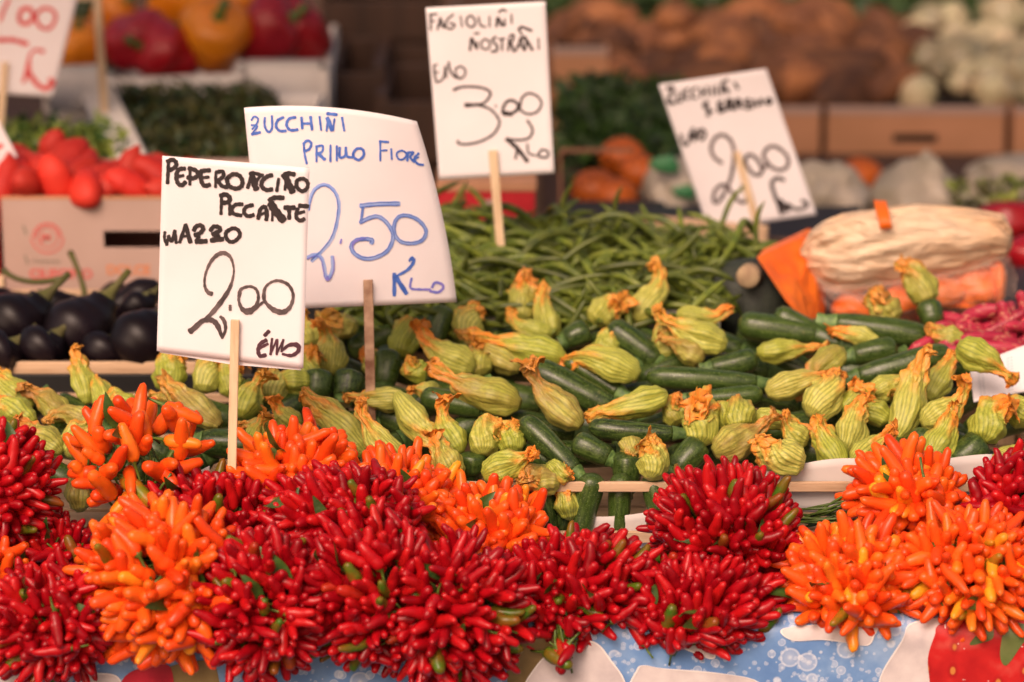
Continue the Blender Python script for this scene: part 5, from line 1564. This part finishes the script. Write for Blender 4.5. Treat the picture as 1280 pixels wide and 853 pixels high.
# the second ply of the folded card
vs = [P(x, y, c1.Yf(x, y) + 0.003) - c1.o for x, y in [(210, 300), (378, 300), (376, 463), (290, 456), (200, 441)]]
MB().add(vs + [v + V((0, 0.0005, 0)) for v in vs], [(0, 4, 3, 2, 1), (5, 6, 7, 8, 9), (3, 4, 9, 8), (2, 3, 8, 7)]).build("card_back", M['card'], c1.t, False)
A = ((190, 190), 6.095)
c1.ink(*A, Yk=True, strokes=[([(118, 240), (122, 150), (125, 75)], 20), ([(115, 75), (155, 60), (182, 80), (178, 115), (125, 145)], 24),
 ([(250, 128), (205, 135), (185, 180), (195, 235), (225, 255), (255, 230)], 24), ([(190, 190), (240, 180)], 18),
 ([(288, 250), (290, 130)], 18), ([(280, 125), (330, 140), (350, 170), (320, 200), (270, 195)], 24),
 ([(440, 140), (385, 145), (372, 155), (375, 220), (400, 258), (440, 250)], 24), ([(380, 198), (432, 192)], 18),
 ([(483, 270), (486, 155)], 16), ([(490, 155), (535, 150), (543, 185), (500, 220)], 22), ([(500, 215), (530, 258), (575, 270)], 22),
 ([(575, 200), (620, 170), (665, 182), (688, 222), (680, 262), (640, 280), (590, 262), (572, 225), (575, 200)], 24),
 ([(728, 275), (757, 185)], 20), ([(760, 160), (775, 230), (795, 285)], 34), ([(792, 280), (800, 220), (835, 175)], 18), ([(765, 158), (845, 180)], 20),
 ([(915, 178), (880, 187), (842, 220), (835, 262), (870, 290), (915, 285)], 24), ([(965, 205), (950, 300)], 18),
 ([(1012, 290), (1022, 200)], 16), ([(1018, 190), (1040, 240), (1070, 305)], 36), ([(995, 188), (1030, 165), (1085, 172)], 26), ([(1065, 300), (1098, 250)], 14),
 ([(1110, 215), (1150, 205), (1185, 232), (1182, 275), (1145, 300), (1108, 275), (1100, 240), (1110, 215)], 22)], mat=M['ink_black'])
c1.ink(*A, Yk=True, strokes=[([(525, 475), (528, 400), (530, 335)], 18), ([(520, 335), (560, 325), (590, 348), (585, 380), (535, 390)], 26), ([(592, 480), (592, 400)], 18),
 ([(690, 400), (640, 402), (610, 432), (620, 470), (680, 485)], 22), ([(768, 405), (718, 420), (700, 458), (730, 490), (775, 480)], 22),
 ([(808, 510), (825, 440), (855, 415)], 22), ([(860, 415), (875, 460), (870, 520)], 22), ([(820, 480), (875, 460)], 16),
 ([(915, 525), (920, 430)], 14), ([(905, 395), (945, 455), (1000, 520)], 44), ([(893, 372), (930, 350), (1000, 350)], 26),
 ([(1010, 425), (1085, 425)], 26), ([(1045, 430), (1045, 510)], 22), ([(1120, 410), (1190, 415)], 24), ([(1110, 432), (1098, 495), (1130, 525), (1160, 510)], 22), ([(1105, 472), (1160, 455)], 18)], mat=M['ink_black'])
c1.ink(*A, Yk=True, strokes=[([(98, 610), (95, 660), (112, 710)], 16), ([(112, 710), (125, 650)], 16), ([(125, 640), (150, 680), (175, 600)], 20), ([(172, 600), (185, 695)], 18),
 ([(210, 690), (255, 560)], 20), ([(255, 555), (292, 690)], 24), ([(225, 645), (280, 640)], 16),
 ([(318, 600), (335, 570), (370, 560), (390, 585), (365, 620), (325, 635)], 24), ([(330, 635), (355, 645), (335, 680)], 20), ([(335, 685), (415, 680)], 26),
 ([(445, 600), (470, 570), (510, 575), (515, 600), (460, 630)], 24), ([(460, 630), (510, 640), (460, 665)], 18), ([(450, 675), (540, 665)], 26),
 ([(580, 600), (620, 582), (658, 600), (668, 640), (630, 680), (590, 683), (564, 650), (564, 615), (580, 600)], 22)], mat=M['ink_black'])
B = ((190, 300), 6.095)
c1.ink(*B, [([(455, 412, 30), (425, 398, 26), (402, 350, 18), (405, 270, 16), (440, 180, 20), (490, 120, 26), (545, 100, 28), (595, 130, 22), (620, 200, 14), (620, 270, 14), (590, 370, 24), (520, 480, 32), (440, 575, 28), (380, 625, 26), (290, 698, 40)], 20),
 ([(330, 650, 20), (400, 612, 34), (460, 615, 34), (500, 655, 34), (535, 750, 16)], 24), ([(537, 745, 16), (560, 680, 20), (548, 615, 26), (520, 585, 18)], 20), ([(595, 500), (595, 535)], 20),
 ([(665, 420, 26), (680, 375, 20), (745, 355, 18), (795, 380, 20), (810, 440, 20), (790, 505, 26), (740, 545, 44), (690, 530, 30), (662, 470, 18), (665, 420, 22)], 18), ([(775, 535, 22), (845, 475, 16)], 18),
 ([(852, 440, 26), (862, 365, 18), (910, 322, 16), (970, 312, 20), (1040, 345, 22), (1075, 420, 20), (1055, 505, 24), (1000, 550, 34), (930, 535, 34), (872, 485, 22), (852, 440, 22)], 20)], M['ink_grey'])
c1.ink((190, 400), 4.267, [([(624, 60), (600, 84)], 17), ([(610, 108), (578, 128), (566, 162), (576, 192), (606, 188)], 18), ([(576, 150), (618, 128)], 13), ([(640, 100), (632, 185)], 12), ([(632, 185), (665, 105)], 9), ([(668, 105), (665, 185)], 11), ([(665, 180), (700, 108)], 9), ([(700, 105), (690, 170)], 10),
 ([(690, 168, 10), (730, 135, 16), (775, 135, 22), (780, 165, 18), (745, 190, 16), (695, 182, 10)], 18)], M['ink_purple'])

M['old_stick'] = simple('weathered_stick', (0.58, 0.40, 0.27), 0.7, 0, 46, 0.3, dark=(0.20, 0.09, 0.05))
# 2: blue on pink-white, ZUCCHINI PRIMO FIORE 2,50 KILO (bent card)
def y2(x, y): return 0.360 + 0.00018 * max(0, x - 400) * max(0, x - 400) / 100 + (388 - y) * 0.00005
c2 = Card("tall bent card on a stick lettered ZUCCHINI PRIMO FIORE 2,50 in blue", [(305, 135), (521, 152), (571, 378), (330, 388)], y2, (460, 350, 463, 487), top_bulge=9, right_bulge=6, stick_w=12, stick_mat=M['old_stick'])
Cc = ((300, 130), 5.333)
c2.ink(*Cc, [([(75, 110), (95, 85), (120, 100), (110, 135), (80, 170)], 11), ([(75, 142), (115, 150), (80, 200)], 11), ([(78, 203), (135, 190)], 16), ([(165, 92), (165, 150), (190, 188), (213, 160), (212, 80)], 13),
 ([(290, 90), (252, 110), (240, 150), (265, 180), (305, 180)], 16), ([(370, 90), (327, 100), (310, 140), (335, 175), (385, 172)], 16), ([(410, 90), (415, 165)], 15), ([(470, 85), (480, 172)], 16), ([(415, 132), (475, 130)], 14), ([(530, 85), (540, 175)], 12),
 ([(577, 180), (587, 100)], 13), ([(582, 95), (615, 175)], 24), ([(620, 180), (630, 100)], 11), ([(580, 65), (645, 72)], 18), ([(680, 90), (695, 180)], 13)], M['ink_blue'])
c2.ink(*Cc, [([(425, 260), (430, 330), (445, 400)], 13), ([(422, 268), (450, 245), (475, 265), (460, 303), (430, 315)], 15), ([(510, 280), (510, 385)], 13), ([(511, 285), (550, 280), (547, 318), (515, 330)], 13), ([(520, 330), (565, 372)], 18), ([(603, 275), (602, 385)], 12),
 ([(645, 280), (645, 380)], 12), ([(665, 290), (665, 355), (700, 345), (705, 290)], 14), ([(705, 290), (715, 350), (760, 355)], 14), ([(755, 332), (778, 300), (815, 302), (825, 340), (795, 373), (762, 360), (755, 332)], 15)], M['ink_blue'])
c2.ink(*Cc, [([(935, 245), (935, 380)], 11), ([(930, 250), (990, 255)], 13), ([(935, 312), (980, 310)], 11), ([(1008, 300), (1012, 370)], 11), ([(1045, 330), (1080, 312), (1110, 335), (1090, 368), (1057, 368), (1045, 330)], 11), ([(1120, 322), (1115, 380)], 13), ([(1120, 325), (1155, 325), (1135, 355), (1162, 388)], 14), ([(1192, 330), (1162, 365), (1185, 400), (1222, 407)], 13), ([(1165, 368), (1190, 355)], 10)], M['ink_blue'])
D = ((380, 220), 6.095)
def outl(pts, w):
    """marker line drawn thin with a paler inside"""
    return [(pts, w)]
big2 = [([(30, 260), (48, 170), (80, 105), (140, 68), (200, 85), (250, 150), (266, 250), (235, 420), (180, 525), (60, 650)], 22), ([(20, 625), (90, 600), (140, 640), (165, 760), (185, 785), (218, 710), (215, 615)], 24),
 ([(430, 228), (560, 215), (725, 212)], 30), ([(450, 240), (432, 360)], 16), ([(428, 355), (500, 320), (570, 312), (640, 370), (680, 460), (640, 565), (550, 620), (460, 630), (385, 592), (360, 535), (400, 490), (470, 480), (520, 490), (512, 515)], 26),
 ([(690, 360), (730, 308), (800, 305), (880, 345), (930, 420), (900, 490), (820, 515), (735, 500), (690, 440), (690, 360)], 24)]
c2.ink(*D, big2, M['ink_blue2'])
def edge(pts, w, side, k=0.40):
    c = catmull([(p[0], p[1]) for p in pts], 3); out = []
    for i, q in enumerate(c):
        a, b = c[max(0, i - 1)], c[min(len(c) - 1, i + 1)]
        d = V((b[0] - a[0], b[1] - a[1])); d = d.normalized() if d.length > 0 else V((1, 0))
        out.append((q[0] - d.y * w * k * side, q[1] + d.x * w * k * side))
    return out
c2.ink(*D, [(edge(p, w, 1), 5.5) for p, w in big2[:1] + big2[2:]] + [(edge(p, w, -1), 3.5) for p, w in big2[2:]], M['ink_blue'], dy=0.0006)
c2.ink(*D, [(edge(big2[1][0], 24, 1), 6), ([(285, 483), (276, 515)], 11), ([(375, 560, 6), (372, 520, 14), (410, 488, 12), (470, 474, 8)], 10), ([(182, 790), (178, 770)], 18)], M['ink_violet'], dy=0.0009)
E = ((380, 280), 6.095)
c2.ink(*E, [([(688, 380), (688, 545)], 24), ([(700, 405), (780, 530)], 30), ([(700, 400, 14), (790, 350, 20), (835, 290, 22), (822, 262, 24), (802, 285, 12)], 18)], M['ink_blue'])
c2.ink(*E, [([(820, 415), (812, 488), (880, 500), (960, 500)], 15), ([(975, 485), (1000, 448), (1050, 460), (1060, 490), (1020, 522), (960, 512)], 17)], M['ink_violet'])

# 3: FAGIOLINI NOSTRANI EURO 3,00 KILO
c3 = Card("white card on a stick lettered FAGIOLINI NOSTRANI 3,00, standing in the beans", [(532, 10), (682, 2), (693, 217), (549, 225)], lambda x, y: 0.80 + (225 - y) * 0.00004, (616, 188, 627, 326), stick_w=11)
F = ((520, 0), 7.111)
c3.ink(*F, [([(130, 270), (130, 130)], 15), ([(120, 132), (185, 125)], 15), ([(130, 190), (165, 190)], 13), ([(190, 265), (215, 160)], 15), ([(215, 160), (250, 250)], 18), ([(200, 230), (240, 225)], 13), ([(330, 130), (275, 180), (265, 235), (310, 260), (345, 222), (300, 208)], 15), ([(395, 145), (410, 240)], 12),
 ([(450, 170), (485, 140), (520, 172), (525, 218), (490, 243), (455, 218), (450, 170)], 15), ([(555, 150), (575, 225), (620, 240)], 15), ([(652, 145), (655, 240)], 13), ([(715, 240), (722, 160)], 18), ([(725, 160), (770, 230)], 26), ([(792, 230), (787, 170)], 14), ([(737, 112), (770, 85), (800, 102)], 16), ([(848, 130), (850, 210)], 14)], M['ink_black'])
c3.ink(*F, [([(480, 450), (490, 340)], 18), ([(495, 345), (540, 430)], 24), ([(545, 440), (545, 370)], 12), ([(520, 300), (560, 298)], 16), ([(580, 382), (612, 350), (650, 372), (655, 418), (620, 440), (582, 420), (580, 382)], 15), ([(710, 330), (677, 360), (720, 408), (715, 453), (670, 460)], 18), ([(735, 350), (790, 345)], 14), ([(765, 350), (765, 450)], 15),
 ([(820, 450), (830, 340)], 18), ([(830, 320), (868, 312), (860, 360), (838, 380)], 16), ([(842, 385), (872, 460)], 20), ([(890, 450), (930, 335)], 16), ([(930, 340), (960, 450)], 18), ([(900, 412), (950, 410)], 14), ([(970, 450), (985, 350)], 15), ([(965, 330), (1035, 445)], 24), ([(910, 270), (940, 242), (1028, 275)], 20), ([(920, 270), (960, 350)], 15), ([(1088, 340), (1092, 440)], 13)], M['ink_black'])
c3.ink(*F, [([(160, 580), (165, 660), (180, 730)], 16), ([(160, 585), (190, 572)], 12), ([(165, 652), (200, 642)], 12), ([(180, 735), (240, 700), (260, 590)], 14), ([(265, 590), (270, 690)], 14), ([(290, 555), (300, 620), (340, 680), (400, 700)], 18), ([(350, 622), (400, 592), (440, 632), (420, 688), (372, 690), (350, 622)], 14)], M['ink_black'])
G = ((520, 100), 7.111)
c3.ink(*G, [([(335, 90, 24), (400, 65), (500, 60), (600, 75), (660, 112), (640, 170), (580, 215), (440, 225, 34)], 19), ([(560, 225), (660, 262), (730, 340), (738, 400), (690, 480), (590, 540), (480, 570), (395, 570), (370, 548, 26)], 18), ([(706, 228), (712, 240)], 14),
 ([(770, 270), (800, 202), (850, 182), (895, 205), (905, 252), (850, 300), (790, 308), (770, 270)], 22), ([(770, 292), (850, 305)], 34), ([(872, 290), (920, 250), (940, 165), (1000, 120), (1080, 147), (1115, 212), (1080, 280), (1010, 305), (950, 285), (905, 235)], 17),
 ([(990, 360), (1035, 440), (1010, 510), (930, 535), (800, 525)], 18), ([(805, 525), (900, 610), (990, 725)], 30), ([(885, 700), (905, 590)], 18), ([(990, 570), (1000, 650), (1060, 672)], 15), ([(1080, 672), (1120, 622), (1175, 642), (1160, 690), (1085, 682)], 16)], M['ink_black'])

# 4: ZUCCHINI S. ERASMO 2,00 KG, tilted, stick through the card
c4 = Card("tilted white card lettered ZUCCHINI S. ERASMO 2,00 in front of the cartons", [(823, 106), (958, 86), (1021, 269), (886, 288)], lambda x, y: 1.13 + (280 - y) * 0.00010, (921, 190, 952, 300), stick_w=9)
c4.bold = 1.4
H = ((820, 80), 6.095)
c4.ink(*H, [([(80, 190), (130, 182), (90, 290), (150, 295)], 16), ([(160, 220), (165, 280), (195, 280), (205, 210)], 12), ([(245, 190), (215, 220), (220, 258), (250, 265)], 12), ([(305, 180), (272, 210), (275, 253), (310, 260)], 12), ([(340, 190), (345, 250)], 14), ([(385, 175), (390, 240)], 12), ([(340, 220), (390, 210)], 10), ([(425, 180), (430, 240)], 12), ([(460, 170), (465, 235)], 12), ([(500, 230), (505, 160)], 14), ([(505, 165), (550, 215)], 20), ([(500, 140), (550, 120)], 14), ([(600, 145), (625, 190)], 14)], M['ink_black'])
c4.ink(*H, [([(390, 290), (367, 320), (400, 350), (395, 395)], 20), ([(430, 358), (433, 366)], 14), ([(480, 290), (485, 360), (520, 350)], 20), ([(480, 292), (508, 285)], 12), ([(485, 325), (512, 320)], 12), ([(545, 350), (545, 280), (580, 287), (560, 320), (592, 345)], 18), ([(600, 345), (625, 270), (655, 335)], 18), ([(612, 320), (645, 315)], 10), ([(710, 270), (682, 290), (710, 320), (690, 345)], 18), ([(735, 340), (745, 275), (775, 320), (800, 265), (810, 310)], 12), ([(840, 292), (860, 265), (880, 285), (860, 305), (840, 292)], 15)], M['ink_black'])
c4.ink(*H, [([(190, 540), (205, 608), (240, 610), (265, 520)], 15), ([(280, 490), (285, 580)], 14), ([(290, 590), (320, 500)], 12), ([(325, 542), (350, 500), (375, 532), (355, 575), (327, 562), (325, 542)], 15)], M['ink_black'])
I_ = ((820, 150), 6.095)
c4.ink(*I_, [([(500, 330), (440, 280), (420, 210), (450, 140), (510, 115), (570, 160), (595, 250), (580, 400), (540, 520), (480, 620), (440, 620), (450, 540), (510, 495), (560, 530), (620, 610), (670, 630), (692, 580), (655, 500)], 17),
 ([(680, 300), (712, 265), (770, 300), (805, 370), (790, 420), (740, 410), (692, 350), (680, 300)], 17), ([(800, 400), (850, 330)], 17), ([(820, 260), (862, 207), (930, 212), (1000, 280), (1002, 350), (950, 383), (880, 360), (830, 300), (820, 260)], 17)], M['ink_grey'])
c4.ink(*I_, [([(975, 460), (922, 445), (882, 482), (900, 560), (960, 720)], 18), ([(940, 620), (1000, 690)], 30), ([(1000, 640), (1060, 680), (1130, 670), (1155, 640), (1110, 615)], 16)], M['ink_black'])

# 5: red lettered card at the upper left
c5 = Card("pinkish card with red ,00 Kg lettering in the upper left corner", [(-60, -30), (104, -30), (66, 122), (-80, 112)], lambda x, y: 1.36, (6, 78, 0, 160), stick_w=9)
J = ((0, 0), 5.333)
c5.ink(*J, [([(60, 0), (30, 60), (0, 140)], 18), ([(127, 110), (152, 62), (200, 62), (222, 110), (190, 155), (142, 153), (127, 110)], 24), ([(242, 100), (290, 57), (350, 72), (370, 122), (330, 190), (270, 180), (242, 135), (242, 100)], 20), ([(-20, 270), (80, 267), (182, 295)], 26)], M['ink_red'])
c5.ink(*J, [([(290, 345, 24), (232, 335), (197, 380), (185, 470, 30), (155, 550)], 16), ([(190, 480), (250, 565), (310, 590), (352, 550), (330, 535)], 28)], M['ink_red'])
c6 = Card("corner of a white card with a red mark at the left edge, above the tomatoes", [(-50, 140), (-2, 150), (22, 196), (-40, 232)], lambda x, y: 1.02, None)
c6.ink((0, 0), 1.0, [([(-6, 186), (2, 182)], 5)], M['ink_red'])
st = empty("wooden_stick", P(132, 170, 1.5), "upright pale wooden stick in front of the red peppers", "stick")
MB().add(*beam(P(121, -12, 1.5) - st.location, P(134, 200, 1.5) - st.location, 0.012, 0.006, 0.001, up=V((0, 1, 0)))).build("shaft", M['wood_v'], st, False)
MB().add(*beam(P(70, -3, 1.508) - st.location, P(126, -3, 1.508) - st.location, 0.010, 0.004, 0.001, up=V((0, 1, 0)))).build("cross_stick", M['wood_v'], st, False)

# ---------------------------------------------------------------- tablecloth with printed fruit and drops
def cloth_mat(name, c1_, c2_, c3_, sc, drops=True):
    m = NT(name)
    vec = m.coord('Object')
    nz = m.noise(vec, sc, 5, 0.6)
    c = m.ramp(nz, [(0.3, c1_), (0.52, c2_), (0.75, c3_)])
    if drops:
        for scl, r0, seed in ((48, 0.42, 0), (100, 0.42, 3.3), (210, 0.45, 7.1)):
            vo = m.n("ShaderNodeTexVoronoi"); vo.inputs['Scale'].default_value = scl
            mp = m.coord('Object', (1, 0.001, 1), (seed, 0, seed)); m.l(mp, vo.inputs['Vector'])
            thr = m.math('MULTIPLY', m.n("ShaderNodeSeparateColor").outputs[0], 1.0)
            sep = m.t.nodes[-2] if False else None
            sc_ = m.n("ShaderNodeSeparateColor"); m.l(vo.outputs['Color'], sc_.inputs[0])
            rad = m.math('MULTIPLY', m.math('GREATER_THAN', sc_.outputs[0], 0.30), m.math('MULTIPLY', sc_.outputs[1], r0 * 1.3))
            d = m.math('DIVIDE', vo.outputs['Distance'], m.math('MAXIMUM', rad, 0.001))
            k = m.ramp(d, [(0.0, 0.85), (0.30, 0.35), (0.70, 0.25), (0.88, 0.65), (1.0, 0.0)])
            c = m.mix(k, c, (0.74, 0.80, 0.88))
    return m.set(c, 0.35)
M['cloth_blue'] = cloth_mat("tablecloth_blue_print", (0.10, 0.22, 0.50), (0.16, 0.31, 0.60), (0.36, 0.52, 0.75), 14)
M['print_white'] = cloth_mat("printed_ice_white", (0.50, 0.45, 0.47), (0.66, 0.60, 0.60), (0.78, 0.74, 0.73), 22, False)
M['print_tan'] = cloth_mat("printed_brown", (0.16, 0.11, 0.04), (0.26, 0.18, 0.07), (0.34, 0.26, 0.12), 18, False)
def straw_mat():
    m = NT("printed_strawberry")
    vo = m.n("ShaderNodeTexVoronoi"); vo.inputs['Scale'].default_value = 40
    m.l(m.coord('Object', (1.25, 0.001, 0.8)), vo.inputs['Vector'])
    seeds = m.ramp(vo.outputs['Distance'], [(0.11, 1.0), (0.17, 0.0)])
    halo = m.ramp(vo.outputs['Distance'], [(0.15, 0.5), (0.34, 0.0)])
    nz = m.noise(m.coord('Object', (1, 1, 1)), 24, 4)
    c = m.ramp(nz, [(0.3, (0.36, 0.006, 0.010)), (0.55, (0.56, 0.018, 0.018)), (0.72, (0.66, 0.10, 0.08))])
    c = m.mix(halo, c, (0.24, 0.004, 0.006))
    c = m.mix(seeds, c, (0.62, 0.22, 0.05))
    v2 = m.n("ShaderNodeTexVoronoi"); v2.inputs['Scale'].default_value = 90
    m.l(m.coord('Object', (1, 0.001, 1), (4, 0, 2)), v2.inputs['Vector'])
    c = m.mix(m.ramp(v2.outputs['Distance'], [(0.05, 0.8), (0.10, 0.0)]), c, (0.8, 0.6, 0.55))
    return m.set(c, 0.35)
M['straw'] = straw_mat()
M['print_leaf'] = cloth_mat("printed_green_leaf", (0.08, 0.12, 0.03), (0.13, 0.17, 0.05), (0.20, 0.22, 0.08), 20, False)
M['print_red'] = cloth_mat("printed_red_fruit", (0.36, 0.01, 0.03), (0.52, 0.02, 0.04), (0.58, 0.05, 0.06), 18, False)
tc_ = empty("tablecloth", (0, -0.004, 0.655), "printed tablecloth hanging over the stall's front edge, blue with drops and strawberries", "tablecloth")
ZCL = 0.6545
def cy(x, z):       # hanging cloth surface
    r = 0.022
    h = max(0.0, z - (ZCL - r))
    return -0.006 + (r - math.sqrt(max(0.0, r * r - h * h))) - 0.003 * math.sin(x * 9 + 1) * min(1, (ZCL - z) * 6) - 0.0015 * math.sin(x * 23) * min(1, (ZCL - z) * 8)
vs, fs = [], []
NX, NZ = 160, 22
for i in range(NX + 1):
    x = -1.2 + 2.4 * i / NX
    for j in range(NZ + 5):
        if j < 5:
            y = 0.22 - (0.22 - 0.018) * j / 4; z = ZCL + 0.0002
        else:
            z = ZCL - 0.0002 - 0.55 * ((j - 5) / (NZ - 1)) ** 2.2; y = cy(x, z)
        vs.append(V((x, y, z)) - tc_.location)
for i in range(NX):
    for j in range(NZ + 4):
        a = i * (NZ + 5) + j
        fs.append((a, a + 1, a + NZ + 6, a + NZ + 5))
MB().add(vs, fs).build("cloth", M['cloth_blue'], tc_)
def printed(name, pts, mat, lift, rim=None):
    """flat printed motif lying on the hanging cloth"""
    def pp(x, y, e):
        # solve for the cloth depth at this pixel
        Y = -0.006
        for _ in range(12):
            q = P(x, y, Y); Y = cy(q.x, min(ZCL - 0.0002, q.z)) - 0.0006 - e
        q = P(x, y, Y)
        if q.z > ZCL + 0.0008 + e: q.z = ZCL + 0.0008 + e
        return q - tc_.location
    c = catmull([tuple(p) for p in pts + [pts[0]]], 5)[:-1]
    cx, cy_ = sum(p[0] for p in c) / len(c), sum(p[1] for p in c) / len(c)
    vs, fs = [], []
    K = 6
    for k in range(K + 1):
        for (x, y) in c:
            vs.append(pp(lerp(cx, x, k / K), lerp(cy_, y, k / K), lift))
    n = len(c)
    for k in range(K):
        for i in range(n):
            j = (i + 1) % n
            fs.append((k * n + i, k * n + j, (k + 1) * n + j, (k + 1) * n + i)[::-1])
    MB().add(vs, fs).build(name, mat, tc_)
    if rim:
        vs, fs = [], []
        for i, (x, y) in enumerate(c):
            dx, dy = cx - x, cy_ - y; L = math.hypot(dx, dy)
            vs += [pp(x - dx / L * 0.6, y - dy / L * 0.6, lift + 0.0004), pp(x + dx / L * 1.6, y + dy / L * 1.6, lift + 0.0004)]
        for i in range(n):
            j = (i + 1) % n
            fs.append((2 * i, 2 * j, 2 * j + 1, 2 * i + 1))
        MB().add(vs, fs).build("printed_outline", rim, tc_)
M['print_rim'] = simple("printed_white_outline", (0.84, 0.80, 0.78), 0.35)
printed("printed_ice_cube", [(792, 870), (796, 838), (806, 832), (830, 836), (900, 842), (950, 854), (960, 890), (880, 900)], M['print_white'], 0.0002, M['print_rim'])
printed("printed_ice_cube", [(976, 789), (1000, 783), (1090, 780), (1092, 796), (1084, 807), (1060, 804), (1030, 800), (992, 801)], M['print_white'], 0.0002, M['print_rim'])
printed("printed_ice_cube", [(835, 790), (870, 792), (893, 816), (888, 824), (862, 814), (838, 804)], M['print_white'], 0.0002, M['print_rim'])
printed("printed_ice_cube", [(1098, 860), (1104, 838), (1128, 800), (1138, 780), (1178, 774), (1180, 800), (1172, 860), (1150, 880), (1100, 880)], M['print_white'], 0.0002, M['print_rim'])
printed("printed_strawberry", [(1162, 850), (1160, 822), (1168, 796), (1178, 779), (1240, 770), (1330, 772), (1340, 900), (1250, 930), (1170, 900)], M['straw'], 0.0008)
printed("printed_leaf", [(1212, 806), (1226, 788), (1238, 776), (1242, 796), (1230, 803)], M['print_leaf'], 0.0014)
printed("printed_leaf", [(1250, 820), (1254, 792), (1264, 778), (1290, 786), (1276, 808), (1258, 832)], M['print_leaf'], 0.0014)
printed("printed_cherry_stone", [(636, 870), (640, 800), (700, 796), (726, 806), (700, 830), (660, 846), (650, 870)], M['print_tan'], 0.0002)
printed("printed_ice_cube", [(655, 870), (668, 836), (694, 812), (730, 802), (748, 806), (764, 826), (780, 850), (782, 880), (700, 900)], M['print_white'], 0.0008, M['print_rim'])
printed("printed_brown_patch", [(196, 870), (204, 838), (250, 826), (270, 834), (268, 880)], M['print_tan'], 0.0002)
printed("printed_red_fruit", [(150, 880), (156, 846), (190, 832), (214, 836), (210, 880)], M['print_red'], 0.0008)
printed("printed_ice_cube", [(-20, 880), (-16, 842), (20, 840), (48, 846), (60, 880)], M['print_white'], 0.0002, M['print_rim'])
printed("printed_ice_cube", [(92, 880), (98, 848), (130, 842), (150, 850), (150, 880)], M['print_white'], 0.0002, M['print_rim'])

bpy.context.view_layer.update()
